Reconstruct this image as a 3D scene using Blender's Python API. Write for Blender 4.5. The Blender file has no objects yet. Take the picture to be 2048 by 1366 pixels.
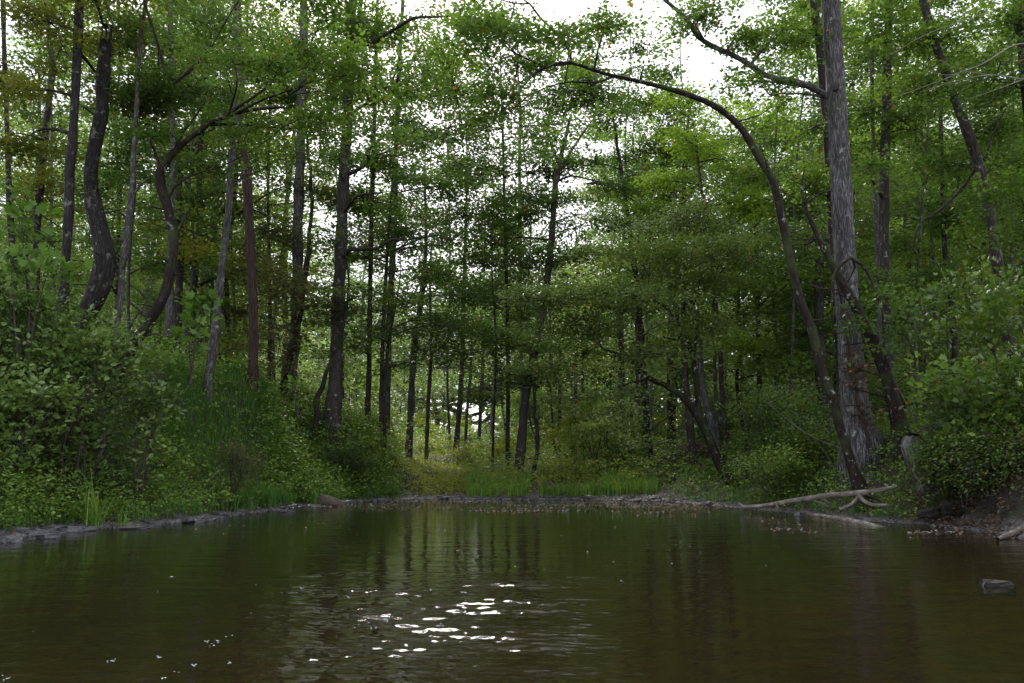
import bpy, math, random
import numpy as np
from mathutils import Vector

random.seed(7)
R = np.random.default_rng(11)
rad = math.radians
SC = bpy.context.scene
COL = SC.collection

# ------------------------------------------------------------------ camera
FPX = 1593.0                       # focal length in photo pixels (28 mm on 36 mm)
PITCH = math.atan((930 - 683) / FPX)
CAM_H = 1.0
cam_d = bpy.data.cameras.new("camera")
cam_d.lens = 28.0
cam_d.sensor_width = 36.0
cam_d.clip_end = 2000
cam_d.clip_start = 0.05
cam = bpy.data.objects.new("camera", cam_d)
COL.objects.link(cam)
cam.location = (0, 0, CAM_H)
cam.rotation_euler = (rad(90) + PITCH, 0, 0)
SC.camera = cam

# ------------------------------------------------------------------ sky and sun
SUN_EL, SUN_AZ = rad(40), rad(-9)      # azimuth clockwise from +Y: ahead, beyond the canopy, a little left
w = bpy.data.worlds.new("World")
SC.world = w
w.use_nodes = True
nt = w.node_tree
nt.nodes.clear()
out = nt.nodes.new("ShaderNodeOutputWorld")
bg = nt.nodes.new("ShaderNodeBackground")
sky = nt.nodes.new("ShaderNodeTexSky")
sky.sky_type = 'NISHITA'
sky.sun_disc = False
sky.sun_elevation = SUN_EL
sky.sun_rotation = SUN_AZ
sky.dust_density = 3.0
sky.air_density = 1.0
mixs = nt.nodes.new("ShaderNodeMix")
mixs.data_type = 'RGBA'
mixs.inputs[0].default_value = 0.75
mixs.inputs[7].default_value = (9.9, 10.3, 11.1, 1)      # thin even overcast over the blue
nt.links.new(sky.outputs[0], mixs.inputs[6])
nt.links.new(mixs.outputs[2], bg.inputs[0])
bg.inputs[1].default_value = 0.15
nt.links.new(bg.outputs[0], out.inputs[0])

sd = bpy.data.lights.new("sun", 'SUN')
sd.energy = 4.2
sd.angle = rad(12)
sd.color = (1.0, 0.95, 0.86)
so = bpy.data.objects.new("sun", sd)
COL.objects.link(so)
sdir = Vector((math.sin(SUN_AZ) * math.cos(SUN_EL), math.cos(SUN_AZ) * math.cos(SUN_EL), math.sin(SUN_EL)))
so.rotation_euler = (-sdir).to_track_quat('-Z', 'Y').to_euler()
so.location = sdir * 50

SC.view_settings.view_transform = 'Standard'
SC.view_settings.look = 'None'
SC.view_settings.exposure = 0.5
SC.view_settings.gamma = 1
SC.cycles.max_bounces = 7
SC.cycles.diffuse_bounces = 3
SC.cycles.glossy_bounces = 3
SC.cycles.transmission_bounces = 4
SC.cycles.transparent_max_bounces = 8
SC.cycles.sample_clamp_indirect = 3.0

# ------------------------------------------------------------------ picture <-> world
cp, sp = math.cos(PITCH), math.sin(PITCH)


def P(px, py, D):
    """point of the place seen at photo pixel (px, py), D metres ahead"""
    x = (px - 1024) / FPX
    u = -(py - 683) / FPX
    Y = cp - u * sp
    Z = sp + u * cp
    k = D / Y
    return np.array([x * k, D, CAM_H + Z * k])


def G(px, py, z=0.0):
    x = (px - 1024) / FPX
    u = -(py - 683) / FPX
    Y = cp - u * sp
    Z = sp + u * cp
    k = (z - CAM_H) / Z
    return np.array([x * k, Y * k, z])


# ------------------------------------------------------------------ noise
def _h(ix, iy, iz, s):
    n = (ix * 374761393 + iy * 668265263 + iz * 2147483647 + s * 974711) & 0xFFFFFFFF
    n = ((n ^ (n >> 13)) * 1274126177) & 0xFFFFFFFF
    n = (n ^ (n >> 16)) & 0xFFFFFFFF
    return n / 4294967295.0


def noise3(p, s=0):
    p = np.asarray(p, float)
    i = np.floor(p).astype(np.int64)
    f = p - i
    f = f * f * (3 - 2 * f)
    r = 0
    for dx in (0, 1):
        for dy in (0, 1):
            for dz in (0, 1):
                wgt = (f[..., 0] if dx else 1 - f[..., 0]) * (f[..., 1] if dy else 1 - f[..., 1]) * (f[..., 2] if dz else 1 - f[..., 2])
                r = r + wgt * _h(i[..., 0] + dx, i[..., 1] + dy, i[..., 2] + dz, s)
    return r


def fbm2(x, y, fr, s=0, o=3):
    v, a, t = 0, 1, 0
    for k in range(o):
        v = v + a * (noise3(np.stack([x * fr, y * fr, np.zeros_like(x)], -1), s + k) - .5)
        t += a
        a *= .5
        fr *= 2.1
    return v / t


# ------------------------------------------------------------------ materials
def mat(name):
    m = bpy.data.materials.new(name)
    m.use_nodes = True
    n = m.node_tree
    n.nodes.clear()
    o = n.nodes.new("ShaderNodeOutputMaterial")
    return m, n, o


def N(n, t, **kw):
    nd = n.nodes.new(t)
    for k, v in kw.items():
        setattr(nd, k, v)
    return nd


def ramp(n, stops, interp='LINEAR'):
    r = n.nodes.new("ShaderNodeValToRGB")
    r.color_ramp.interpolation = interp
    e = r.color_ramp.elements
    while len(e) < len(stops):
        e.new(0.5)
    for k, (p, c) in enumerate(stops):
        e[k].position = p
        e[k].color = (c[0], c[1], c[2], 1)
    return r


def leaf_mat(name, c0, c1, c2, acc=None, accf=0.0, transl=0.45, rough=0.5, objvar=0.0, spec=0.35):
    m, n, o = mat(name)
    at = N(n, "ShaderNodeAttribute")
    at.attribute_name = "var"
    stops = [(0.0, c0), (0.5, c1), (0.97 - accf, c2)]
    if acc is not None:
        stops += [(min(.999, 0.985 - accf), c2), (min(1, 1 - accf + 0.002), acc)]
    r = ramp(n, stops)
    n.links.new(at.outputs["Fac"], r.inputs[0])
    col = r.outputs[0]
    if objvar:
        oi = N(n, "ShaderNodeObjectInfo")
        hs = N(n, "ShaderNodeHueSaturation")
        mr = N(n, "ShaderNodeMapRange")
        mr.inputs[3].default_value = 1 - objvar
        mr.inputs[4].default_value = 1 + objvar
        n.links.new(oi.outputs["Random"], mr.inputs[0])
        n.links.new(mr.outputs[0], hs.inputs["Value"])
        mr2 = N(n, "ShaderNodeMapRange")
        mr2.inputs[3].default_value = 0.482
        mr2.inputs[4].default_value = 0.515
        ma = N(n, "ShaderNodeMath", operation='FRACT')
        mm = N(n, "ShaderNodeMath", operation='MULTIPLY')
        mm.inputs[1].default_value = 7.31
        n.links.new(oi.outputs["Random"], mm.inputs[0])
        n.links.new(mm.outputs[0], ma.inputs[0])
        n.links.new(ma.outputs[0], mr2.inputs[0])
        n.links.new(mr2.outputs[0], hs.inputs["Hue"])
        n.links.new(col, hs.inputs["Color"])
        col = hs.outputs[0]
    p = N(n, "ShaderNodeBsdfPrincipled")
    p.inputs["Roughness"].default_value = rough
    p.inputs["Specular IOR Level"].default_value = spec
    n.links.new(col, p.inputs["Base Color"])
    t = N(n, "ShaderNodeBsdfTranslucent")
    g = N(n, "ShaderNodeMixRGB", blend_type='MULTIPLY')
    g.inputs[0].default_value = 1
    g.inputs[2].default_value = (1.25, 1.4, 0.75, 1)
    n.links.new(col, g.inputs[1])
    n.links.new(g.outputs[0], t.inputs[0])
    mx = N(n, "ShaderNodeMixShader")
    mx.inputs[0].default_value = transl
    n.links.new(p.outputs[0], mx.inputs[1])
    n.links.new(t.outputs[0], mx.inputs[2])
    n.links.new(mx.outputs[0], o.inputs[0])
    return m


def bark_mat(name, dark, light, lichen=(0.3, 0.32, 0.28), lich=0.0, us=9.0, vs=1.6, bump=0.6, moss=0.0):
    """furrowed bark laid along the limb through the UVs (u round it, v along it, in metres)"""
    m, n, o = mat(name)
    uv = N(n, "ShaderNodeUVMap")
    mp = N(n, "ShaderNodeMapping")
    mp.inputs["Scale"].default_value = (us, vs, 1)
    n.links.new(uv.outputs[0], mp.inputs[0])
    n1 = N(n, "ShaderNodeTexNoise")
    n1.inputs["Scale"].default_value = 2.0
    n1.inputs["Detail"].default_value = 5
    n1.inputs["Distortion"].default_value = 1.1
    n.links.new(mp.outputs[0], n1.inputs[0])
    vo = N(n, "ShaderNodeTexVoronoi", feature='DISTANCE_TO_EDGE')
    vo.inputs["Scale"].default_value = 2.2
    mxv = N(n, "ShaderNodeVectorMath", operation='ADD')
    sc_ = N(n, "ShaderNodeVectorMath", operation='SCALE')
    sc_.inputs[3].default_value = 0.9
    n.links.new(n1.outputs["Color"], sc_.inputs[0])
    n.links.new(mp.outputs[0], mxv.inputs[0])
    n.links.new(sc_.outputs[0], mxv.inputs[1])
    n.links.new(mxv.outputs[0], vo.inputs[0])
    r = ramp(n, [(0.02, dark), (0.22, tuple(.55 * a + .45 * b for a, b in zip(dark, light))), (0.5, light)])
    n.links.new(vo.outputs["Distance"], r.inputs[0])
    big = N(n, "ShaderNodeTexNoise")
    big.inputs["Scale"].default_value = 1.3
    big.inputs["Detail"].default_value = 3
    n.links.new(uv.outputs[0], big.inputs[0])
    mb = N(n, "ShaderNodeMixRGB", blend_type='MULTIPLY')
    mb.inputs[0].default_value = 0.8
    rb = ramp(n, [(0.3, (.55, .5, .47)), (0.62, (1.1, 1.1, 1.1))])
    n.links.new(big.outputs[0], rb.inputs[0])
    n.links.new(r.outputs[0], mb.inputs[1])
    n.links.new(rb.outputs[0], mb.inputs[2])
    col = mb.outputs[0]
    if lich > 0:
        tc = N(n, "ShaderNodeTexCoord")
        l1 = N(n, "ShaderNodeTexNoise")
        l1.inputs["Scale"].default_value = 5.5
        l1.inputs["Detail"].default_value = 6
        l1.inputs["Roughness"].default_value = .7
        n.links.new(tc.outputs["Object"], l1.inputs[0])
        rl = ramp(n, [(0.62 - lich * .25, (0, 0, 0)), (0.70 - lich * .25, (1, 1, 1))])
        n.links.new(l1.outputs[0], rl.inputs[0])
        mm = N(n, "ShaderNodeMixRGB")
        mm.inputs[2].default_value = (*lichen, 1)
        mf = N(n, "ShaderNodeMath", operation='MULTIPLY')
        mf.inputs[1].default_value = .75
        n.links.new(rl.outputs[0], mf.inputs[0])
        n.links.new(mf.outputs[0], mm.inputs[0])
        n.links.new(col, mm.inputs[1])
        col = mm.outputs[0]
    if moss > 0:
        tc = N(n, "ShaderNodeTexCoord")
        l2 = N(n, "ShaderNodeTexNoise")
        l2.inputs["Scale"].default_value = 2.1
        l2.inputs["Detail"].default_value = 5
        n.links.new(tc.outputs["Object"], l2.inputs[0])
        rl = ramp(n, [(0.52, (0, 0, 0)), (0.66, (moss, moss, moss))])
        n.links.new(l2.outputs[0], rl.inputs[0])
        mm = N(n, "ShaderNodeMixRGB")
        mm.inputs[2].default_value = (0.035, 0.05, 0.015, 1)
        n.links.new(rl.outputs[0], mm.inputs[0])
        n.links.new(col, mm.inputs[1])
        col = mm.outputs[0]
    p = N(n, "ShaderNodeBsdfPrincipled")
    p.inputs["Roughness"].default_value = 0.9
    p.inputs["Specular IOR Level"].default_value = 0.2
    n.links.new(col, p.inputs["Base Color"])
    b = N(n, "ShaderNodeBump")
    b.inputs["Strength"].default_value = bump
    b.inputs["Distance"].default_value = 0.03
    n.links.new(r.outputs[0], b.inputs["Height"])
    n.links.new(b.outputs[0], p.inputs["Normal"])
    n.links.new(p.outputs[0], o.inputs[0])
    return m


def plain_mat(name, stops, scale=3.0, rough=0.9, bump=0.4, bscale=20, spec=0.3, detail=6):
    m, n, o = mat(name)
    tc = N(n, "ShaderNodeTexCoord")
    a = N(n, "ShaderNodeTexNoise")
    a.inputs["Scale"].default_value = scale
    a.inputs["Detail"].default_value = detail
    a.inputs["Roughness"].default_value = .65
    n.links.new(tc.outputs["Object"], a.inputs[0])
    r = ramp(n, stops)
    n.links.new(a.outputs[0], r.inputs[0])
    p = N(n, "ShaderNodeBsdfPrincipled")
    p.inputs["Roughness"].default_value = rough
    p.inputs["Specular IOR Level"].default_value = spec
    n.links.new(r.outputs[0], p.inputs["Base Color"])
    b2 = N(n, "ShaderNodeTexNoise")
    b2.inputs["Scale"].default_value = bscale
    b2.inputs["Detail"].default_value = 6
    n.links.new(tc.outputs["Object"], b2.inputs[0])
    b = N(n, "ShaderNodeBump")
    b.inputs["Strength"].default_value = bump
    b.inputs["Distance"].default_value = 0.03
    n.links.new(b2.outputs[0], b.inputs["Height"])
    n.links.new(b.outputs[0], p.inputs["Normal"])
    n.links.new(p.outputs[0], o.inputs[0])
    return m


ORANGE = (0.32, 0.11, 0.02)
YEL = (0.30, 0.24, 0.03)
M = {}
M['leaf'] = leaf_mat("leaf_green", (0.047, 0.081, 0.018), (0.085, 0.142, 0.030), (0.154, 0.223, 0.036), ORANGE, .004)
M['leaf_dark'] = leaf_mat("leaf_dark", (0.034, 0.065, 0.018), (0.062, 0.111, 0.028), (0.108, 0.162, 0.032), ORANGE, .003)
M['leaf_olive'] = leaf_mat("leaf_olive", (0.078, 0.088, 0.017), (0.130, 0.142, 0.024), (0.200, 0.203, 0.032), YEL, .02)
M['leaf_bright'] = leaf_mat("leaf_bright", (0.108, 0.176, 0.026), (0.185, 0.270, 0.036), (0.276, 0.351, 0.053), YEL, .01, transl=.55)  # also carries the sunlight painted into the yellow-green crowns
M['leaf_sapling'] = leaf_mat("leaf_sapling", (0.058, 0.116, 0.018), (0.098, 0.184, 0.028), (0.147, 0.233, 0.038), None, transl=.4)
M['leaf_rust'] = leaf_mat("leaf_rust", (0.049, 0.073, 0.023), (0.107, 0.116, 0.035), (0.175, 0.145, 0.052), ORANGE, .03)
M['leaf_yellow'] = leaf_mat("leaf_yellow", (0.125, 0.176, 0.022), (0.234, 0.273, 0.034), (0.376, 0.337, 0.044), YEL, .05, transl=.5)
M['leaf_shrub'] = leaf_mat("leaf_shrub", (0.071, 0.121, 0.027), (0.119, 0.186, 0.043), (0.189, 0.258, 0.063), None, transl=.25, rough=.38, spec=.5)
M['leaf_layer'] = leaf_mat("leaf_layered", (0.080, 0.121, 0.034), (0.123, 0.175, 0.043), (0.171, 0.223, 0.058), ORANGE, .003, transl=.42)
M['leaf_blue'] = leaf_mat("leaf_blue", (0.041, 0.082, 0.013), (0.075, 0.128, 0.018), (0.150, 0.192, 0.029), None, transl=.3, rough=.38, spec=.5)
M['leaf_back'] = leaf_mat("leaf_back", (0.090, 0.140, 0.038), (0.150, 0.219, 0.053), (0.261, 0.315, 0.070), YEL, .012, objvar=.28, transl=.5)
M['leaf_far'] = leaf_mat("leaf_far", (0.106, 0.164, 0.064), (0.176, 0.255, 0.093), (0.289, 0.364, 0.119), YEL, .01, objvar=.2, transl=.5)  # lightened: the light on the distant wood is put into the colour
M['herb'] = leaf_mat("herb", (0.068, 0.121, 0.021), (0.133, 0.221, 0.036), (0.268, 0.368, 0.048), YEL, .01, transl=.35)
M['grass'] = leaf_mat("grass_blade", (0.041, 0.101, 0.018), (0.074, 0.162, 0.030), (0.139, 0.258, 0.036), None, transl=.35)
M['grass_light'] = leaf_mat("grass_light", (0.091, 0.176, 0.032), (0.138, 0.242, 0.041), (0.231, 0.338, 0.063), YEL, .03, transl=.4)
M['dry'] = leaf_mat("dead_leaf", (0.07, 0.045, 0.03), (0.13, 0.08, 0.05), (0.24, 0.15, 0.09), ORANGE, .04, transl=.15)
M['bark_dark'] = bark_mat("bark_dark", (0.014, 0.012, 0.011), (0.060, 0.054, 0.050), lich=.22, lichen=(.16, .17, .14))
M['bark_moss'] = bark_mat("bark_mossy", (0.012, 0.009, 0.007), (0.050, 0.038, 0.030), lich=.1, moss=.8)
M['bark_brown'] = bark_mat("bark_brown", (0.022, 0.019, 0.016), (0.10, 0.088, 0.078), lich=.1)
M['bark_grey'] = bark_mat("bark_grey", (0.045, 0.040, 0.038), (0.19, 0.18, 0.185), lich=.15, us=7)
M['bark_oak'] = bark_mat("bark_furrowed", (0.024, 0.021, 0.022), (0.27, 0.26, 0.275), lich=.12, moss=.45, us=10.0, vs=1.3, bump=.8)
M['bark_pale'] = bark_mat("bark_pale", (0.14, 0.135, 0.13), (0.42, 0.42, 0.43), lich=.2, us=5)
M['bark_red'] = bark_mat("bark_rotten", (0.028, 0.018, 0.014), (0.11, 0.080, 0.066), us=12, vs=.7)
M['driftwood'] = bark_mat("driftwood", (0.12, 0.10, 0.085), (0.34, 0.30, 0.27), us=6, bump=.3)
M['twig'] = plain_mat("twig", [(0.3, (0.02, 0.016, 0.013)), (0.7, (0.06, 0.05, 0.042))], bump=0)
M['twig_mid'] = plain_mat("twig_mid", [(0.3, (0.05, 0.04, 0.033)), (0.7, (0.13, 0.11, 0.095))], bump=0)
M['twig_pale'] = plain_mat("twig_pale", [(0.3, (0.14, 0.12, 0.10)), (0.7, (0.28, 0.25, 0.22))], bump=0)
M['stone_dark'] = plain_mat("dark_stone", [(0.3, (0.010, 0.009, 0.008)), (0.7, (0.042, 0.036, 0.031))], scale=5, rough=.7, bump=.6)
M['slate'] = plain_mat("wet_slate", [(0.3, (0.028, 0.026, 0.028)), (0.55, (0.065, 0.06, 0.064)), (0.78, (0.14, 0.13, 0.125))], scale=5, rough=.32, bump=.6, bscale=14, spec=.6)
M['rusty'] = plain_mat("rusty_wood", [(0.3, (0.03, 0.018, 0.014)), (0.55, (0.065, 0.045, 0.034)), (0.75, (0.15, 0.115, 0.085))], scale=4, rough=.55, bump=.6)
M['foam'] = plain_mat("foam", [(0.3, (0.30, 0.32, 0.36)), (0.7, (0.45, 0.47, 0.5))], rough=.25, bump=0, spec=.6)


def ground_material():
    m, n, o = mat("forest_floor")
    geo = N(n, "ShaderNodeNewGeometry")
    a = N(n, "ShaderNodeTexNoise")
    a.inputs["Scale"].default_value = 1.1
    a.inputs["Detail"].default_value = 9
    a.inputs["Roughness"].default_value = .7
    n.links.new(geo.outputs["Position"], a.inputs[0])
    r = ramp(n, [(0.3, (0.012, 0.010, 0.007)), (0.47, (0.030, 0.023, 0.016)), (0.58, (0.028, 0.034, 0.013)), (0.75, (0.045, 0.035, 0.023))])
    n.links.new(a.outputs[0], r.inputs[0])
    # gravel and wet mud near water level
    v = N(n, "ShaderNodeTexVoronoi")
    v.inputs["Scale"].default_value = 16
    n.links.new(geo.outputs["Position"], v.inputs[0])
    rv = ramp(n, [(0.0, (0.20, 0.18, 0.175)), (0.35, (0.12, 0.105, 0.10)), (0.8, (0.03, 0.026, 0.024))])
    n.links.new(v.outputs["Distance"], rv.inputs[0])
    sx = N(n, "ShaderNodeSeparateXYZ")
    n.links.new(geo.outputs["Position"], sx.inputs[0])
    mr = N(n, "ShaderNodeMapRange")
    mr.inputs[1].default_value = 0.14
    mr.inputs[2].default_value = 0.26
    n.links.new(sx.outputs[2], mr.inputs[0])
    mx = N(n, "ShaderNodeMixRGB")
    n.links.new(mr.outputs[0], mx.inputs[0])
    n.links.new(rv.outputs[0], mx.inputs[1])
    n.links.new(r.outputs[0], mx.inputs[2])
    # bed under water: olive brown pebbles and silt
    b1 = N(n, "ShaderNodeTexNoise")
    b1.inputs["Scale"].default_value = 3.5
    b1.inputs["Detail"].default_value = 8
    b1.inputs["Roughness"].default_value = .75
    n.links.new(geo.outputs["Position"], b1.inputs[0])
    rb = ramp(n, [(0.33, (0.018, 0.016, 0.006)), (0.5, (0.065, 0.055, 0.022)), (0.66, (0.15, 0.115, 0.045))])
    n.links.new(b1.outputs[0], rb.inputs[0])
    mr2 = N(n, "ShaderNodeMapRange")
    mr2.inputs[1].default_value = -0.12
    mr2.inputs[2].default_value = -0.01
    n.links.new(sx.outputs[2], mr2.inputs[0])
    mx2 = N(n, "ShaderNodeMixRGB")
    n.links.new(mr2.outputs[0], mx2.inputs[0])
    n.links.new(rb.outputs[0], mx2.inputs[1])
    n.links.new(mx.outputs[0], mx2.inputs[2])
    p = N(n, "ShaderNodeBsdfPrincipled")
    p.inputs["Roughness"].default_value = .8
    n.links.new(mx2.outputs[0], p.inputs["Base Color"])
    b = N(n, "ShaderNodeBump")
    b.inputs["Strength"].default_value = .7
    b.inputs["Distance"].default_value = .06
    n.links.new(a.outputs[0], b.inputs["Height"])
    n.links.new(b.outputs[0], p.inputs["Normal"])
    n.links.new(p.outputs[0], o.inputs[0])
    return m


def water_material():
    m, n, o = mat("creek_water")
    geo = N(n, "ShaderNodeNewGeometry")

    def wave(scale, stretch, detail, rot=0.0):
        mp = N(n, "ShaderNodeMapping")
        mp.inputs["Scale"].default_value = (scale / stretch, scale, 1)
        mp.inputs["Rotation"].default_value = (0, 0, rad(rot))
        n.links.new(geo.outputs["Position"], mp.inputs[0])
        a = N(n, "ShaderNodeTexNoise")
        a.inputs["Scale"].default_value = 1
        a.inputs["Detail"].default_value = detail
        a.inputs["Roughness"].default_value = .5
        n.links.new(mp.outputs[0], a.inputs[0])
        return a
    a = wave(3.2, 2.6, 1, 5)
    b = wave(11.0, 2.2, 2, -8)
    c = wave(30.0, 1.8, 1, 12)
    mk = N(n, "ShaderNodeTexNoise")           # livelier patches of current
    mk.inputs["Scale"].default_value = .55
    mk.inputs["Detail"].default_value = 3
    n.links.new(geo.outputs["Position"], mk.inputs[0])
    rm = ramp(n, [(0.46, (.12, .12, .12)), (0.66, (1, 1, 1))])
    n.links.new(mk.outputs[0], rm.inputs[0])

    def mul(x, k):
        q = N(n, "ShaderNodeMath", operation='MULTIPLY')
        n.links.new(x, q.inputs[0])
        if isinstance(k, float):
            q.inputs[1].default_value = k
        else:
            n.links.new(k, q.inputs[1])
        return q.outputs[0]

    def add(x, y):
        q = N(n, "ShaderNodeMath", operation='ADD')
        n.links.new(x, q.inputs[0])
        n.links.new(y, q.inputs[1])
        return q.outputs[0]
    # deeper ripples in the mid-stream current in front of the camera
    sx = N(n, "ShaderNodeSeparateXYZ")
    n.links.new(geo.outputs["Position"], sx.inputs[0])
    dy = N(n, "ShaderNodeMapRange")
    dy.inputs[1].default_value = 8.5
    dy.inputs[2].default_value = 3.0
    n.links.new(sx.outputs[1], dy.inputs[0])
    ax = N(n, "ShaderNodeMath", operation='ABSOLUTE')
    a1 = N(n, "ShaderNodeMath", operation='ADD')
    a1.inputs[1].default_value = 0.55
    n.links.new(sx.outputs[0], a1.inputs[0])
    n.links.new(a1.outputs[0], ax.inputs[0])
    dx = N(n, "ShaderNodeMapRange")
    dx.inputs[1].default_value = 1.2
    dx.inputs[2].default_value = 0.3
    n.links.new(ax.outputs[0], dx.inputs[0])
    cur = mul(dy.outputs[0], dx.outputs[0])
    live = mul(rm.outputs[0], 0.22)
    hgt = add(mul(a.outputs[0], 0.009), add(mul(b.outputs[0], 0.0030), mul(c.outputs[0], 0.0007)))
    hgt2 = mul(add(mul(b.outputs[0], 0.014), mul(c.outputs[0], 0.003)), live)
    bp = N(n, "ShaderNodeBump")
    bp.inputs["Strength"].default_value = 1.0
    bp.inputs["Distance"].default_value = 1.0
    n.links.new(add(hgt, hgt2), bp.inputs["Height"])
    fr = N(n, "ShaderNodeFresnel")
    fr.inputs[0].default_value = 1.33
    n.links.new(bp.outputs[0], fr.inputs["Normal"])
    gl = N(n, "ShaderNodeBsdfGlossy")
    gl.inputs["Roughness"].default_value = .04
    gl.inputs[0].default_value = (.95, .97, .95, 1)
    n.links.new(bp.outputs[0], gl.inputs["Normal"])
    tr = N(n, "ShaderNodeBsdfTransparent")
    tr.inputs[0].default_value = (0.50, 0.40, 0.21, 1)
    df = N(n, "ShaderNodeBsdfDiffuse")          # suspended silt
    df.inputs[0].default_value = (0.022, 0.019, 0.009, 1)
    m1 = N(n, "ShaderNodeMixShader")
    m1.inputs[0].default_value = .35
    n.links.new(tr.outputs[0], m1.inputs[1])
    n.links.new(df.outputs[0], m1.inputs[2])
    m2 = N(n, "ShaderNodeMixShader")
    n.links.new(fr.outputs[0], m2.inputs[0])
    n.links.new(m1.outputs[0], m2.inputs[1])
    n.links.new(gl.outputs[0], m2.inputs[2])
    n.links.new(m2.outputs[0], o.inputs[0])
    return m


# ------------------------------------------------------------------ mesh collecting
class MB:
    def __init__(s):
        s.v, s.f, s.nv = [], [], 0

    def add(s, verts, faces, mi=0, var=None, uv=None):
        """verts (n,3); faces (m,k) int; var scalar or (m,); uv (m,k,2)"""
        faces = np.asarray(faces, np.int64)
        if len(faces) == 0:
            return
        s.v.append(np.asarray(verts, np.float32))
        if var is None:
            var = .5
        va = np.broadcast_to(np.asarray(var, np.float32), (len(faces),))
        s.f.append((faces + s.nv, mi, va, uv))
        s.nv += len(verts)

    def mesh(s, name, mats):
        me = bpy.data.meshes.new(name)
        V = np.concatenate(s.v)
        me.vertices.add(len(V))
        me.vertices.foreach_set("co", V.ravel())
        li, ls, mi, va, uvs = [], [], [], [], []
        off = 0
        any_uv = any(f[3] is not None for f in s.f)
        for fa, m_, v_, u_ in s.f:
            k = fa.shape[1]
            li.append(fa.ravel())
            ls.append(off + np.arange(len(fa)) * k)
            off += fa.size
            mi.append(np.full(len(fa), m_))
            va.append(v_)
            if any_uv:
                uvs.append(np.zeros((fa.size, 2), np.float32) if u_ is None else np.asarray(u_, np.float32).reshape(-1, 2))
        li = np.concatenate(li).astype(np.int32)
        ls = np.concatenate(ls).astype(np.int32)
        me.loops.add(len(li))
        me.loops.foreach_set("vertex_index", li)
        me.polygons.add(len(ls))
        me.polygons.foreach_set("loop_start", ls)
        me.polygons.foreach_set("material_index", np.concatenate(mi).astype(np.int32))
        at = me.attributes.new("var", 'FLOAT', 'FACE')
        at.data.foreach_set("value", np.concatenate(va).astype(np.float32))
        if any_uv:
            ul = me.uv_layers.new(name="UVMap")
            ul.data.foreach_set("uv", np.concatenate(uvs).ravel())
        for m_ in mats:
            me.materials.append(m_)
        me.update(calc_edges=True)
        return me

    def build(s, name, mats, parent=None, loc=(0, 0, 0)):
        if not isinstance(mats, (list, tuple)):
            mats = [mats]
        if np.any(loc):
            s.v = [a - np.asarray(loc, np.float32) for a in s.v]
        o = bpy.data.objects.new(name, s.mesh(name, mats))
        COL.objects.link(o)
        if parent is not None:
            o.parent = parent
        else:
            o.location = loc
        return o


def tag(o, label=None, cat=None, group=None, kind=None):
    if label:
        o['label'] = label
    if cat:
        o['category'] = cat
    if group:
        o['group'] = group
    if kind:
        o['kind'] = kind
    return o


def empty(name, loc, label, cat, group=None):
    o = bpy.data.objects.new(name, None)
    COL.objects.link(o)
    o.location = [float(c) for c in loc]
    o.empty_display_size = .2
    return tag(o, label, cat, group)


def copy_thing(o, loc, rz=0.0, s=1.0, label=None, group=None):
    c = o.copy()
    COL.objects.link(c)
    c.location = [float(q) for q in loc]
    c.rotation_euler = (0, 0, rz)
    c.scale = (s, s, s) if np.isscalar(s) else s
    if label:
        c['label'] = label
    if group:
        c['group'] = group
    for ch in list(o.children):
        d = ch.copy()
        COL.objects.link(d)
        d.parent = c
        for g in list(ch.children):
            e = g.copy()
            COL.objects.link(e)
            e.parent = d
    return c


def catmull(pts, step):
    pts = np.asarray(pts, float)
    if len(pts) == 2:
        n = max(2, int(np.linalg.norm(pts[1, :3] - pts[0, :3]) / step) + 1)
        t = np.linspace(0, 1, n)[:, None]
        return pts[0] * (1 - t) + pts[1] * t
    q = np.vstack([2 * pts[0] - pts[1], pts, 2 * pts[-1] - pts[-2]])
    res = []
    for i in range(1, len(q) - 2):
        L = np.linalg.norm(q[i + 1, :3] - q[i, :3])
        n = max(1, int(L / step))
        t = (np.arange(n) / n)[:, None]
        a, b, c, d = q[i - 1], q[i], q[i + 1], q[i + 2]
        res.append(.5 * ((2 * b) + (-a + c) * t + (2 * a - 5 * b + 4 * c - d) * t ** 2 + (-a + 3 * b - 3 * c + d) * t ** 3))
    res.append(pts[-1:])
    return np.vstack(res)


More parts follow.
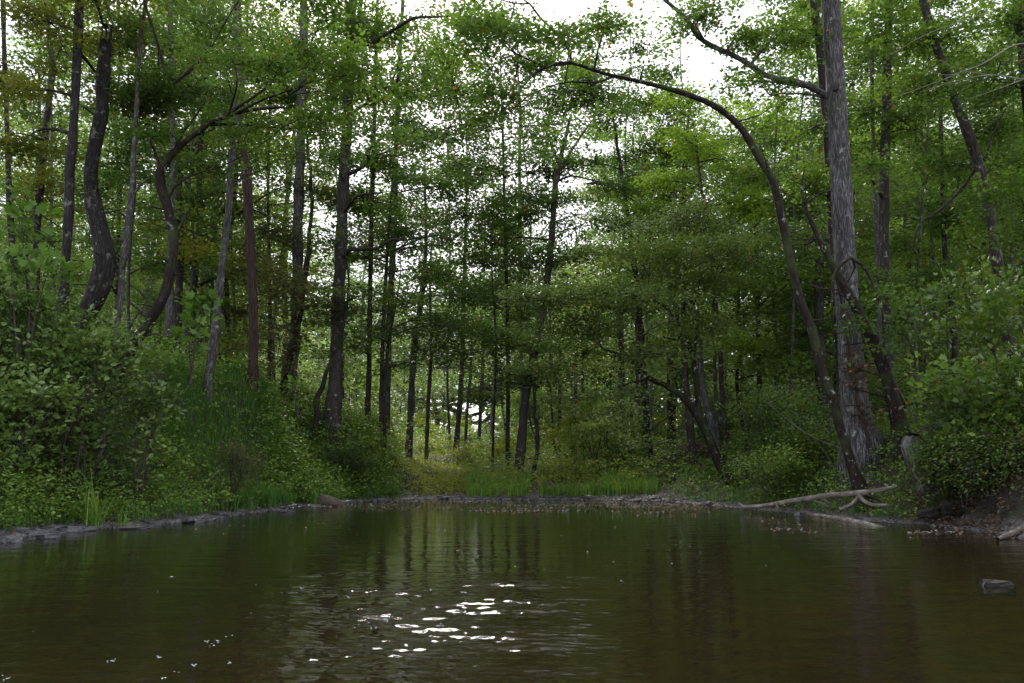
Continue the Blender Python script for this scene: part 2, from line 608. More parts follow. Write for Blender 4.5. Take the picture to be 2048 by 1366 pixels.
def tube(mb, path, segs=8, mi=0, rough=0.08, nf=2.0, cap=True, step=.2, wob=0.0, ridge=0.0, ridge_n=26, var=.5):
    """path rows (x,y,z,r) -> a limb with uneven girth, UVs in metres"""
    c = catmull(path, step)
    p, r = c[:, :3].copy(), np.maximum(c[:, 3], .0015)
    n = len(p)
    if wob:
        s = random.random() * 50
        for k in range(2):
            p[:, k] += wob * np.minimum(1, np.arange(n) / 4) * (noise3(np.stack([p[:, 2] * 1.9 + p[:, 0] * 1.5 + s, np.full(n, k * 7.7), p[:, 1] * .2], -1)) - .5)
    tg = np.gradient(p, axis=0)
    tg /= np.linalg.norm(tg, axis=1)[:, None] + 1e-9
    ref = np.array([0, 1.0, 0])
    U = []
    for k in range(n):
        u = ref - tg[k] * np.dot(ref, tg[k])
        if np.linalg.norm(u) < .15:
            u = np.cross(tg[k], [1, 0, 0])
        u /= np.linalg.norm(u)
        ref = u * .7 + np.array([0, .3, 0]) if k else u
        U.append(u)
    U = np.array(U)
    W = np.cross(tg, U)
    ang = np.arange(segs) / segs * 2 * np.pi
    dirs = U[:, None] * np.cos(ang)[None, :, None] + W[:, None] * np.sin(ang)[None, :, None]
    base = p[:, None] + dirs * r[:, None, None]
    rr = r[:, None] * (1 + rough * 2 * (noise3(base * nf + 3.1) - .5))
    ln = np.concatenate([[0], np.cumsum(np.linalg.norm(np.diff(p, axis=0), axis=1))])
    if ridge:
        q = np.stack([np.broadcast_to(np.cos(ang) * ridge_n / 6.28, (n, segs)), np.broadcast_to(np.sin(ang) * ridge_n / 6.28, (n, segs)),
                      np.broadcast_to((ln * 1.6)[:, None], (n, segs))], -1)
        q = q + .8 * noise3(q * .6, 5)[..., None]
        rd = 1 - np.abs(2 * noise3(q, 9) - 1)
        rr = rr + ridge * (rd - .6)
    V = p[:, None] + dirs * rr[..., None]
    V = V.reshape(-1, 3)
    i = np.arange(n - 1)[:, None] * segs
    k = np.arange(segs)[None, :]
    k2 = (k + 1) % segs
    F = np.stack([i + k, i + k2, i + segs + k2, i + segs + k], -1).reshape(-1, 4)
    circ = 2 * np.pi * r[0]
    ua = (k / segs * circ) + 0 * i
    ub = ((k + 1) / segs * circ) + 0 * i
    v0 = np.broadcast_to(ln[:-1, None], ua.shape)
    v1 = np.broadcast_to(ln[1:, None], ua.shape)
    uv = np.stack([np.stack([ua, v0], -1), np.stack([ub, v0], -1), np.stack([ub, v1], -1), np.stack([ua, v1], -1)], -2).reshape(-1, 4, 2)
    mb.add(V, F, mi, var, uv)
    if cap:
        Vc = np.vstack([V[-segs:], p[-1:] + tg[-1] * r[-1] * .4])
        mb.add(Vc, [[a, (a + 1) % segs, segs] for a in range(segs)], mi, var)
    return c


# ------------------------------------------------------------------ leaves
RH = (np.array([(0, 0, 0), (.31, .42, .05), (0, 1, -.1), (-.31, .42, .05)]), np.array([[0, 1, 2, 3]]))
L6 = (np.array([(0, 0, 0), (.25, .26, .07), (.25, .6, .05), (0, 1, -.12), (-.25, .6, .05), (-.25, .26, .07)]), np.array([[0, 1, 2, 3], [0, 3, 4, 5]]))
_mp = [(0, 0), (.22, -.05), (.26, .12), (.52, .12), (.40, .3), (.50, .62), (.22, .5), (.16, .72), (0, 1)]
_mv = [(0, .36, .04)] + [(x, y, -.10 * x * x * 2 - .05 * y) for x, y in _mp] + [(-x, y, -.10 * x * x * 2 - .05 * y) for x, y in _mp[-2:0:-1]]
MAPLE = (np.array(_mv), np.array([[0, k, k % 16 + 1] for k in range(1, 17)]))
BL = (np.array([(-.02, 0, 0), (.02, 0, 0), (.016, .5, .0), (-.016, .5, .0), (0, 1, -.12)]), None)


def leaves(mb, pos, axis, nrm, size, tmpl, var, mi=0):
    """place one leaf per row, base at pos, growing along axis"""
    tv, tf = tmpl
    nrm = nrm - axis * np.sum(nrm * axis, 1)[:, None]
    nrm /= np.linalg.norm(nrm, axis=1)[:, None] + 1e-9
    side = np.cross(axis, nrm)
    n, k = len(pos), len(tv)
    V = pos[:, None] + size[:, None, None] * (side[:, None] * tv[None, :, 0:1] + axis[:, None] * tv[None, :, 1:2] + nrm[:, None] * tv[None, :, 2:3])
    F = (np.arange(n)[:, None, None] * k + tf[None]).reshape(-1, tf.shape[1])
    mb.add(V.reshape(-1, 3), F, mi, np.repeat(np.clip(var, 0, 1), len(tf)))


def unit(a):
    return a / (np.linalg.norm(a, axis=-1, keepdims=True) + 1e-9)


def sprays(mb, c, d, L, nl, size, tmpl=RH, spread=.45, droop=.18, tilt=.45, mi=0, twig_mi=None, twig_r=.004, varc=None, jit=.10):
    """flat leafy branchlets: c base (n,3), d direction, L length"""
    n = len(c)
    if n == 0:
        return
    d = unit(d)
    up = np.array([0, 0, 1.0])
    lat = unit(np.cross(d, up) + 1e-6)
    nz = unit(np.cross(lat, d))
    t = np.sort(R.random((n, nl)), 1) * .95 + .05
    sd_ = np.where((np.arange(nl) % 2) == 0, 1, -1)[None] * np.ones((n, 1))
    wv = sd_ * spread * L[:, None] * R.random((n, nl)) ** .7 * np.clip(np.sin(np.pi * np.clip(t, .05, .97) ** .8), .15, 1)
    pos = c[:, None] + d[:, None] * (t * L[:, None])[..., None] + lat[:, None] * wv[..., None]
    pos[..., 2] -= droop * L[:, None] * (t ** 2 + (wv / (L[:, None] + 1e-6)) ** 2)
    pos += R.normal(0, 1, pos.shape) * (jit * L)[:, None, None] * np.array([.5, .5, 1])
    ax = unit(d[:, None] * .6 + lat[:, None] * (sd_ * .8)[..., None] + R.normal(0, .35, pos.shape))
    nr = unit(nz[:, None] + R.normal(0, tilt, pos.shape))
    if varc is None:
        varc = R.random(n)
    var = np.clip(varc[:, None] * .6 + R.random((n, nl)) * .4, 0, .96)
    rare = R.random((n, nl))
    var = np.where(rare < .006, .999, var)
    sz = size * (.5 + 1.0 * R.random((n, nl)))
    leaves(mb, pos.reshape(-1, 3), ax.reshape(-1, 3), nr.reshape(-1, 3), sz.ravel(), tmpl, var.ravel(), mi)
    if twig_mi is not None:       # a thin three-sided twig under each branchlet
        a = c
        m_ = c + d * (L * .55)[:, None] - up * (droop * .3 * L)[:, None]
        b = c + d * L[:, None] - up * (droop * L)[:, None]
        ring = [lat, -lat * .5 + nz * .87, -lat * .5 - nz * .87]
        V = np.stack([q + g * rr for q, rr in ((a, twig_r), (m_, twig_r * .7), (b, twig_r * .3)) for g in ring], 1)
        f = []
        for s_ in (0, 3):
            for k in range(3):
                f.append([s_ + k, s_ + (k + 1) % 3, s_ + 3 + (k + 1) % 3, s_ + 3 + k])
        F = (np.arange(n)[:, None, None] * 9 + np.array(f)[None]).reshape(-1, 4)
        mb.add(V.reshape(-1, 3), F, twig_mi, .5)


def blob_fill(mb, c, r, nspr, size, L=.7, nl=24, nclump=None, flat=.55, tmpl=RH, mi=0, twig_mi=1, base_var=.5, droop=.18, tilt=.45, anchor=None, twig_r=.004):
    """fill an ellipsoid of crown with clumped branchlets; returns clump centres"""
    c, r = np.asarray(c, float), np.asarray(r, float)
    if nclump is None:
        nclump = max(3, nspr // 12)
    u = R.normal(0, 1, (nclump, 3))
    u = unit(u) * (R.random((nclump, 1)) ** .45)
    cc = c + u * r * .85
    k = R.integers(0, nclump, nspr)
    sg = np.minimum(r * .38, L * np.array([1.2, 1.2, .8]))
    off = R.normal(0, 1, (nspr, 3)) * sg * np.array([.8, .8, flat])
    pos = cc[k] + off
    src = np.asarray(anchor, float) if anchor is not None else c - np.array([0, 0, r[2] * .6])
    d = pos - src
    d[:, 2] *= .35
    d = unit(d) + R.normal(0, .55, d.shape) * np.array([1, 1, .35])
    vb = np.clip(base_var + (R.random(nclump) - .5) * 1.0, 0, 1)
    Ls = L * (.6 + .8 * R.random(nspr))
    sprays(mb, pos - unit(d) * Ls[:, None] * .5, d, Ls, nl, size, tmpl, droop=droop, tilt=tilt, mi=mi, twig_mi=twig_mi, varc=vb[k], twig_r=twig_r)
    return cc


def limb(mb, a, b, r0, r1=.008, segs=5, mi=0, sag=.12):
    """a curved, kinked branch from a to b"""
    a, b = np.asarray(a, float), np.asarray(b, float)
    L = np.linalg.norm(b - a)
    n = max(3, int(L / .6))
    t = np.linspace(0, 1, n)
    p = a[None] * (1 - t[:, None]) + b[None] * t[:, None]
    p[:, 2] += sag * L * np.sin(np.pi * t) * .6
    p[1:-1] += R.normal(0, .045 * L, (n - 2, 3)) * np.array([1, 1, .7])
    rr = r0 * (1 - t) ** .8 + r1
    tube(mb, np.column_stack([p, rr]), segs, mi, rough=.12, step=.35, cap=False)


# ------------------------------------------------------------------ terrain
shore_px = [(-60, 1092), (0, 1078), (60, 1070), (185, 1058), (250, 1052), (310, 1050), (390, 1042), (440, 1034), (500, 1026), (560, 1020), (590, 1012), (640, 1013), (690, 1008),
            (720, 1002), (790, 1000), (860, 998), (950, 999), (1050, 1000), (1150, 1000), (1260, 1001), (1340, 1003), (1410, 1009), (1480, 1015), (1560, 1024),
            (1640, 1032), (1720, 1040), (1800, 1046), (1880, 1052), (1960, 1062), (2060, 1076)]
shore = [G(a, b)[:2] for a, b in shore_px]
lft, rgt = shore[0], shore[-1]
poly = np.array([(-9.5, -60), (-9.0, -20), (-8.6, -6), (-8.2, 2), (-7.6, 7)] + [tuple(s) for s in shore] + [(8.0, 7), (8.6, 2), (9.0, -6), (9.5, -20), (10, -60)])


def sdf(x, y):
    """metres from the water's edge, positive on land"""
    x, y = np.asarray(x, float), np.asarray(y, float)
    x = x + fbm2(x, y, 1.3, 40, 3) * .5
    y = y + fbm2(x, y, .9, 50, 3) * .9 * np.clip(y / 20, 0, 1)
    best = np.full(x.shape, 1e9)
    ins = np.zeros(x.shape, bool)
    n = len(poly)
    for i in range(n):
        ax, ay = poly[i]
        bx, by = poly[(i + 1) % n]
        dx, dy = bx - ax, by - ay
        t = np.clip(((x - ax) * dx + (y - ay) * dy) / (dx * dx + dy * dy + 1e-12), 0, 1)
        best = np.minimum(best, (x - ax - t * dx) ** 2 + (y - ay - t * dy) ** 2)
        c = (ay > y) != (by > y)
        with np.errstate(divide='ignore', invalid='ignore'):
            xi = (bx - ax) * (y - ay) / (by - ay + 1e-12) + ax
        ins ^= c & (x < xi)
    return np.where(ins, -1, 1) * np.sqrt(best)


CTRL = [(120, 720, 15.5), (160, 700, 16.5), (228, 770, 16.5), (40, 700, 16), (-200, 640, 17), (-500, 600, 20), (425, 735, 20), (330, 740, 19), (505, 740, 22), (570, 810, 26), (665, 850, 25),
        (500, 850, 19), (610, 900, 22.6), (700, 915, 24), (300, 880, 15.8), (100, 890, 13.6), (-100, 840, 13.2), (760, 925, 30), (880, 945, 35), (860, 970, 28), (960, 950, 30), (1040, 962, 28),
        (1180, 950, 30), (1350, 940, 28), (1470, 975, 23), (1380, 975, 26), (1560, 945, 20), (1640, 925, 18.5), (1710, 880, 17), (1725, 978, 15.8), (1790, 868, 17.5), (1840, 905, 14.5), (1900, 880, 14.8),
        (2000, 880, 14), (2150, 850, 13), (2005, 760, 19), (2300, 740, 18), (910, 910, 38), (985, 895, 50), (1250, 925, 35), (1520, 905, 26), (1900, 760, 28), (1650, 860, 30),
        (300, 800, 45), (-200, 700, 45), (700, 860, 50), (1400, 870, 60), (1900, 790, 60), (1000, 880, 90), (300, 830, 90), (1700, 830, 90), (800, 880, 70)]
ctrl = np.array([P(*c) for c in CTRL])
ctrl = np.vstack([ctrl, [(-14, 0, 3.2), (-13, 8, 3.2), (-16, -20, 3.5), (14, 0, 2.2), (13, 7, 2.2), (15, -20, 2.5), (-60, 0, 5), (60, 0, 4), (-120, 150, 9), (120, 150, 9), (0, 220, 8), (-60, 80, 7), (60, 80, 7)]])


def height(x, y):
    x, y = np.asarray(x, float), np.asarray(y, float)
    d = sdf(x, y)
    num = np.zeros_like(x)
    den = np.zeros_like(x)
    for a, b, c in ctrl:
        w_ = 1 / ((x - a) ** 2 + (y - b) ** 2 + .25) ** 1.6
        num += w_ * c
        den += w_
    h = num / den
    wd = np.where(x < -3, 2.6, np.where(x > 5.0, np.where(y < 14.2, .7, 1.6), 4.0))
    s = np.clip((d - np.where((x > 5) & (y < 14.2), .2, .55)) / wd, 0, 1)
    s = s * s * (3 - 2 * s)
    land = .03 + .10 * np.clip(d, 0, .8) + (h - .08) * s + fbm2(x, y, .8, 3) * .35 * s + fbm2(x, y, 5, 8) * .05 * np.clip(d * 2, 0, 1)
    bed = -np.clip(.02 + .13 * (-d), 0, .5) + fbm2(x, y, 1.5, 20) * .12 * np.clip(-d, 0, 1)
    return np.where(d > 0, np.maximum(land, .012), np.minimum(bed, -.012))


def axis_grid(lo, hi, fine_lo, fine_hi, fine, ratio=1.12):
    a = list(np.arange(fine_lo, fine_hi, fine))
    s, v = fine, fine_hi
    while v < hi:
        a.append(v)
        s *= ratio
        v += s
    a.append(hi)
    s, v = fine, fine_lo - fine
    while v > lo:
        a.insert(0, v)
        s *= ratio
        v -= s
    a.insert(0, lo)
    return np.array(a)


gx = axis_grid(-700, 700, -13, 13, .12)
gy = axis_grid(-300, 1200, 2.5, 32, .12)
X, Y = np.meshgrid(gx, gy)
Z = height(X, Y)
mb = MB()
ny, nx = X.shape
i = np.arange(ny - 1)[:, None] * nx
k = np.arange(nx - 1)[None]
F = np.stack([i + k, i + k + 1, i + nx + k + 1, i + nx + k], -1).reshape(-1, 4)
mb.add(np.stack([X, Y, Z], -1).reshape(-1, 3), F)
M['ground'] = ground_material()
tag(mb.build("ground", M['ground']), kind='structure', label='leafy forest floor, creek banks and creek bed')

mb = MB()
wx = axis_grid(-12, 12, -2.0, 1.2, .015, 1.12)
wy = axis_grid(-60, 30, 2.9, 8.6, .0115, 1.08)
X2, Y2 = np.meshgrid(wx, wy)


def swell(x, y, fx, fy, s, rot=0.0):
    a_ = rad(rot)
    xr, yr = x * math.cos(a_) + y * math.sin(a_), -x * math.sin(a_) + y * math.cos(a_)
    return noise3(np.stack([xr * fx, yr * fy, np.zeros_like(x)], -1), s) - .5


cx = -.09 * Y2 - .02
lane = np.clip(1.35 - abs(X2 - cx) / (.19 * Y2 + .1), 0, 1) * np.clip((8.4 - Y2) / 1.2, 0, 1) * np.clip((Y2 - 2.95) / .4, 0, 1) * np.clip((X2 + 1.95) / .3, 0, 1) * np.clip((1.15 - X2) / .3, 0, 1)
patch = np.clip((swell(X2, Y2, .9, 2.6, 61) + .5 - .34) * 6, 0, 1)
Z2 = lane * (.25 + .75 * patch) * (swell(X2, Y2, 2.6, 7, 62, 8) * .008 + swell(X2, Y2, 7, 19, 64, -5) * .015 + swell(X2, Y2, 16, 40, 63, -12) * .0085)
ny, nx = X2.shape
i = np.arange(ny - 1)[:, None] * nx
k = np.arange(nx - 1)[None]
mb.add(np.stack([X2, Y2, Z2], -1).reshape(-1, 3), np.stack([i + k, i + k + 1, i + nx + k + 1, i + nx + k], -1).reshape(-1, 4))
tag(mb.build("water", water_material()), kind='structure', label='still olive creek water with light ripples')

# sandy footpath down to the far shore
M['path'] = plain_mat("path_soil", [(0.35, (0.050, 0.052, 0.016)), (0.6, (0.085, 0.075, 0.026)), (0.8, (0.11, 0.09, 0.045))], scale=2.5, bump=.5)
mb = MB()
pl = np.array([P(902, 946, 36), P(898, 953, 32.5), P(893, 962, 29.8), P(893, 975, 27), P(905, 990, 25)])
pc = catmull(pl, .4)
wdt = np.interp(np.arange(len(pc)), [0, len(pc) - 1], [1.25, .75])
a = pc[:, None, :2] + np.stack([np.linspace(-1, 1, 9)[None] * wdt[:, None], np.zeros((len(pc), 9))], -1)
hz = height(a[..., 0], a[..., 1]) + .035
V = np.concatenate([a, hz[..., None]], -1).reshape(-1, 3)
i = np.arange(len(pc) - 1)[:, None] * 9
k = np.arange(8)[None]
mb.add(V, np.stack([i + k, i + k + 1, i + 9 + k + 1, i + 9 + k], -1).reshape(-1, 4))
tag(mb.build("footpath", M['path']), kind='structure', label='trodden yellowish footpath down to the far shore')


# ------------------------------------------------------------------ trees
WSC = .78


def world_path(pts, D):
    """pts rows (px, py, width_px[, dD]) -> rows x,y,z,r"""
    rows = []
    for q in pts:
        d = D + (q[3] if len(q) > 3 else 0)
        rows.append((*P(q[0], q[1], d), .5 * q[2] * d / FPX * WSC))
    return np.array(rows)


LEAFSZ = .088


def tree(name, label, D, pts, bark='bark_dark', blobs=(), limbs=(), leaf='leaf', cat='tree', ext=5.0, group=None, segs=12, dens=1.0,
         lsize=1.0, ridge=0, step=.2, flare=1.0, autolimb=True, base_sink=1.1, wob=0.0, top_jag=False, L=.6, nl=22, tmpl=RH, part='trunk', extra=None):
    path = world_path(pts, D)
    base = path[0, :3].copy()
    dn = unit(path[0, :3] - path[1, :3])
    low = np.array([*(base + np.array([dn[0] * .2, dn[1] * .2, -1]) * base_sink), path[0, 3] * 1.2])
    pth = np.vstack([low, path])
    pth[1, 3] *= flare
    if pts[-1][1] <= 5 and ext > 0:
        e = path[-1].copy()
        dd = unit(path[-1, :3] - path[-2, :3])
        e[:3] += dd * ext
        e[3] *= .55
        pth = np.vstack([pth, e])
    root = empty(name, base, label, cat, group)
    tb = MB()
    if segs >= 12 and not ridge and not wob:
        wob = .10 if name in ('leaning_tree', 'arching_tree', 'vine') else .045
    c = tube(tb, pth, segs, rough=.17 if not ridge else .05, ridge=ridge, step=step, wob=wob)
    if top_jag:
        tp = c[-1]
        for q in range(9):
            an = q / 9 * 6.28
            rr = tp[3] * .75
            b0 = tp[:3] + np.array([math.cos(an) * rr, math.sin(an) * rr, -.15])
            b1 = b0 + np.array([random.uniform(-.02, .02), 0, random.uniform(.2, .75)])
            tube(tb, [(*b0, tp[3] * .4), (*((b0 + b1) / 2), tp[3] * .3), (*b1, .006)], 5, step=.15)
    skel = [c]
    if segs >= 12:                    # dead stubs and bare twigs
        for q in range(22 if D < 21 else 10):
            j = random.randrange(int(len(c) * .2), len(c))
            a_ = random.uniform(0, 6.28)
            dv = np.array([math.cos(a_), math.sin(a_) * .6, random.uniform(-.1, .7)])
            L_ = random.choice([.12, .25, .5, .9]) * random.uniform(.7, 1.3)
            st = c[j, :3] + dv * c[j, 3] * .6
            limb(tb, st, st + dv * L_, .006 + .012 * random.random(), .003, segs=4, sag=random.uniform(-.1, .2))
    for lp in limbs:
        lw = world_path(lp, D)
        bb = MB()
        cc = tube(bb, lw, max(6, segs // 2), rough=.12, step=.15)
        skel.append(cc)
        bb.build("branch", M[bark], root, base)
    sk = np.vstack(skel)
    if blobs:
        cb = MB()
        fb = 1.0
        for b in blobs:
            px, py, rx, ry = b[:4]
            dd = D + (b[4] if len(b) > 4 else 0)
            dn_ = b[5] if len(b) > 5 else 1.0
            cen = P(px, py, dd)
            s_ = dd / FPX
            r = np.array([rx * s_, max(.7, min(rx, ry * 2) * s_ * .9), ry * s_])
            area = math.pi * rx * ry * s_ * s_
            la = LEAFSZ * lsize * (dd / 15) ** .5
            nleaf = area * 2.15 * dens * dn_ / (la * la * .31)
            ns = max(6, int(nleaf / nl))
            dist = np.linalg.norm(sk[:, :3] - cen, axis=1) + np.where(sk[:, 2] > cen[2] - .1, 1.5, 0)
            j = int(np.argmin(dist))
            anc = sk[j, :3]
            cl = blob_fill(cb, cen, r, ns, la, L=L * (dd / 15) ** .3, nl=nl, anchor=anc, tmpl=tmpl, base_var=random.uniform(.3, .7), twig_r=.0035 * (dd / 15) ** .5)
            if autolimb:
                r0 = min(sk[j, 3] * .6, .02 + .012 * np.linalg.norm(cen - anc))
                limb(tb, anc, cen, r0, .006, mi=0)
                m_ = (anc + cen) / 2
                for q in cl[:10]:
                    limb(tb, m_ if random.random() < .4 else cen, q, r0 * .4, .004, segs=4)
        cb.build("crown", [M[leaf], M['twig']], root, base)
    tb.build(part, M[bark], root, base)
    for o in root.children:
        if o.type == 'MESH':
            pass
    return root



# ---- left bank
tree("tree", "dark straight lichen-spotted trunk at the left, just left of the swollen broken-topped trunk", 15.5,
     [(119, 690, 27), (124, 640, 25), (130, 540, 24), (138, 400, 24), (148, 250, 23), (154, 120, 22), (158, 0, 21)], 'bark_dark',
     [(60, 40, 130, 60, 0, .8), (120, 100, 80, 50, 0, .7), (50, 180, 90, 50, 0, .8), (170, -60, 180, 90), (30, 290, 90, 60, 1), (235, 200, 80, 60, 2.5), (230, 90, 90, 50, 2.5)], leaf='leaf_olive')
tree("broken_tree", "thick curved trunk with a snapped jagged reddish top, standing at the left", 16.5,
     [(150, 690, 48), (165, 645, 52), (192, 590, 56), (208, 530, 54), (203, 475, 46), (188, 410, 42), (180, 350, 38), (190, 290, 34), (203, 220, 32), (208, 150, 36), (210, 98, 33)], 'bark_dark',
     [(200, 370, 60, 40, .3, .5)], ext=0, top_jag=True, leaf='leaf_dark', segs=20, autolimb=False)
tree("tree", "thin grey lichen-covered trunk between the swollen trunk and the leaning dark tree", 16.6,
     [(229, 760, 20), (234, 660, 17), (243, 560, 16), (256, 450, 16), (264, 370, 15), (272, 240, 12), (280, 100, 10), (290, 0, 9)], 'bark_grey',
     [(265, 40, 80, 50, 1), (310, 160, 80, 50, 1), (255, 290, 60, 40, 1.5), (320, -60, 120, 60)],
     limbs=[[(262, 395, 8), (285, 365, 6), (300, 355, 4)]], leaf='leaf_dark')
tree("leaning_tree", "dark crooked tree leaning right over the left bank, its limbs spreading over the creek", 16.2,
     [(222, 772, 40), (240, 740, 30), (270, 692, 28), (300, 640, 27), (326, 590, 26), (342, 530, 25), (346, 480, 25), (336, 420, 23), (322, 370, 26), (320, 345, 24), (345, 305, 18), (400, 262, 14), (440, 238, 12), (500, 200, 8), (540, 170, 5)],
     'bark_moss',
     [(430, 60, 160, 50, .5, .75), (600, 85, 120, 50, -1, .8), (400, 175, 170, 45, .9), (560, 255, 150, 40, .6), (320, 170, 80, 60, 1.5), (430, 330, 110, 35, .8, .7), (700, 150, 110, 55, -1.5), (310, 270, 80, 30, 0, .7), (640, 220, 100, 40, -1),
      (470, 130, 120, 40, -2), (520, -60, 220, 90, -1, .6), (700, 20, 90, 50, -1, .8)],
     limbs=[[(325, 350, 10), (312, 310, 8), (300, 285, 6), (270, 250, 4)], [(350, 300, 10), (365, 265, 8), (385, 240, 6), (410, 205, 4)],
            [(440, 238, 10), (490, 222, 9), (550, 215, 8), (570, 214, 3)], [(348, 480, 10), (360, 455, 9), (375, 425, 7), (381, 415, 2)],
            [(336, 400, 8), (348, 375, 7), (365, 360, 5), (400, 345, 4), (440, 335, 2)], [(330, 150, 7, -.5), (322, 110, 8, -.5), (300, 40, 8, -.6), (288, 0, 7, -.6)],
            [(345, 168, 5, -.4), (375, 145, 10, -.4), (400, 118, 9, -.4), (420, 100, 4, -.4)]], leaf='leaf', ext=0, segs=14, dens=1.05)
tree("tree", "pale grey slightly leaning trunk right of the dark leaning tree", 20,
     [(420, 735, 24), (430, 660, 21), (440, 560, 20), (455, 440, 19), (463, 330, 17), (470, 220, 16), (474, 110, 15), (470, 0, 14)], 'bark_grey',
     [(460, 100, 80, 60, 0, .7), (490, 290, 70, 40, .5, .7), (440, 200, 80, 40, 1, .7)])
tree("dead_tree", "reddish dead trunk with a long rotten split, left of the vine-hung pair", 22,
     [(506, 750, 26), (507, 640, 24), (502, 520, 24), (497, 430, 26), (492, 350, 26), (488, 300, 18), (486, 220, 14), (480, 100, 12), (478, 0, 10)], 'bark_red',
     [(500, 500, 40, 60, .4, .7)], leaf='leaf_rust', autolimb=False)
tree("tree", "tall straight grey trunk hung with yellowing vine leaves, left of centre", 26,
     [(575, 800, 34), (588, 700, 30), (594, 560, 28), (598, 400, 27), (602, 250, 25), (606, 120, 24), (608, 0, 22)], 'bark_grey',
     [(560, 560, 90, 90, -1, .8), (520, 470, 70, 60, -1, .7), (640, 600, 70, 70, -1, .6), (560, 680, 90, 60, -1.5, .7), (500, 640, 60, 60, -1, .6), (600, 380, 90, 30, 0, .5)], leaf='leaf_rust')
tree("vine", "dark vine-wrapped thin trunk leaning across the tall grey trunk", 25.3,
     [(556, 805, 18), (578, 730, 14), (598, 640, 14), (614, 540, 14), (622, 440, 10), (620, 330, 8), (612, 250, 6)], 'bark_moss', ext=0, cat='vine')
tree("tree", "big straight trunk at the edge of the dark grassy mound, left of centre", 25,
     [(663, 855, 48), (670, 780, 38), (674, 680, 33), (679, 560, 31), (684, 440, 30), (692, 300, 28), (699, 150, 26), (705, 0, 25)], 'bark_brown',
     [(720, 70, 110, 60, 0, .8), (690, 240, 60, 26, -1, .8), (670, 330, 60, 26, -1, .7), (700, 150, 70, 30, -1, .8), (640, 470, 70, 26, -1, .5), (760, 190, 100, 50, -1, .8), (680, 320, 100, 40, 1, .7), (800, 60, 110, 50, 1, .7), (740, 590, 110, 26, -1, .9), (620, 120, 90, 60, 1, .7), (830, 260, 90, 40, -3, .6), (880, 120, 90, 50, -3, .6), (800, 380, 90, 40, -2, .7), (900, 480, 90, 36, -2, .6), (960, 20, 100, 40, -2, .6)],
     limbs=[[(703, 65, 9), (715, 45, 12), (722, 0, 12)]], segs=18, dens=.9)
tree("vine", "thin dark vine stem leaning onto the big trunk left of centre", 24.4,
     [(636, 800, 13), (652, 750, 11), (676, 690, 9), (690, 640, 8), (698, 560, 6), (690, 500, 4)], 'bark_moss', ext=0, cat='vine')

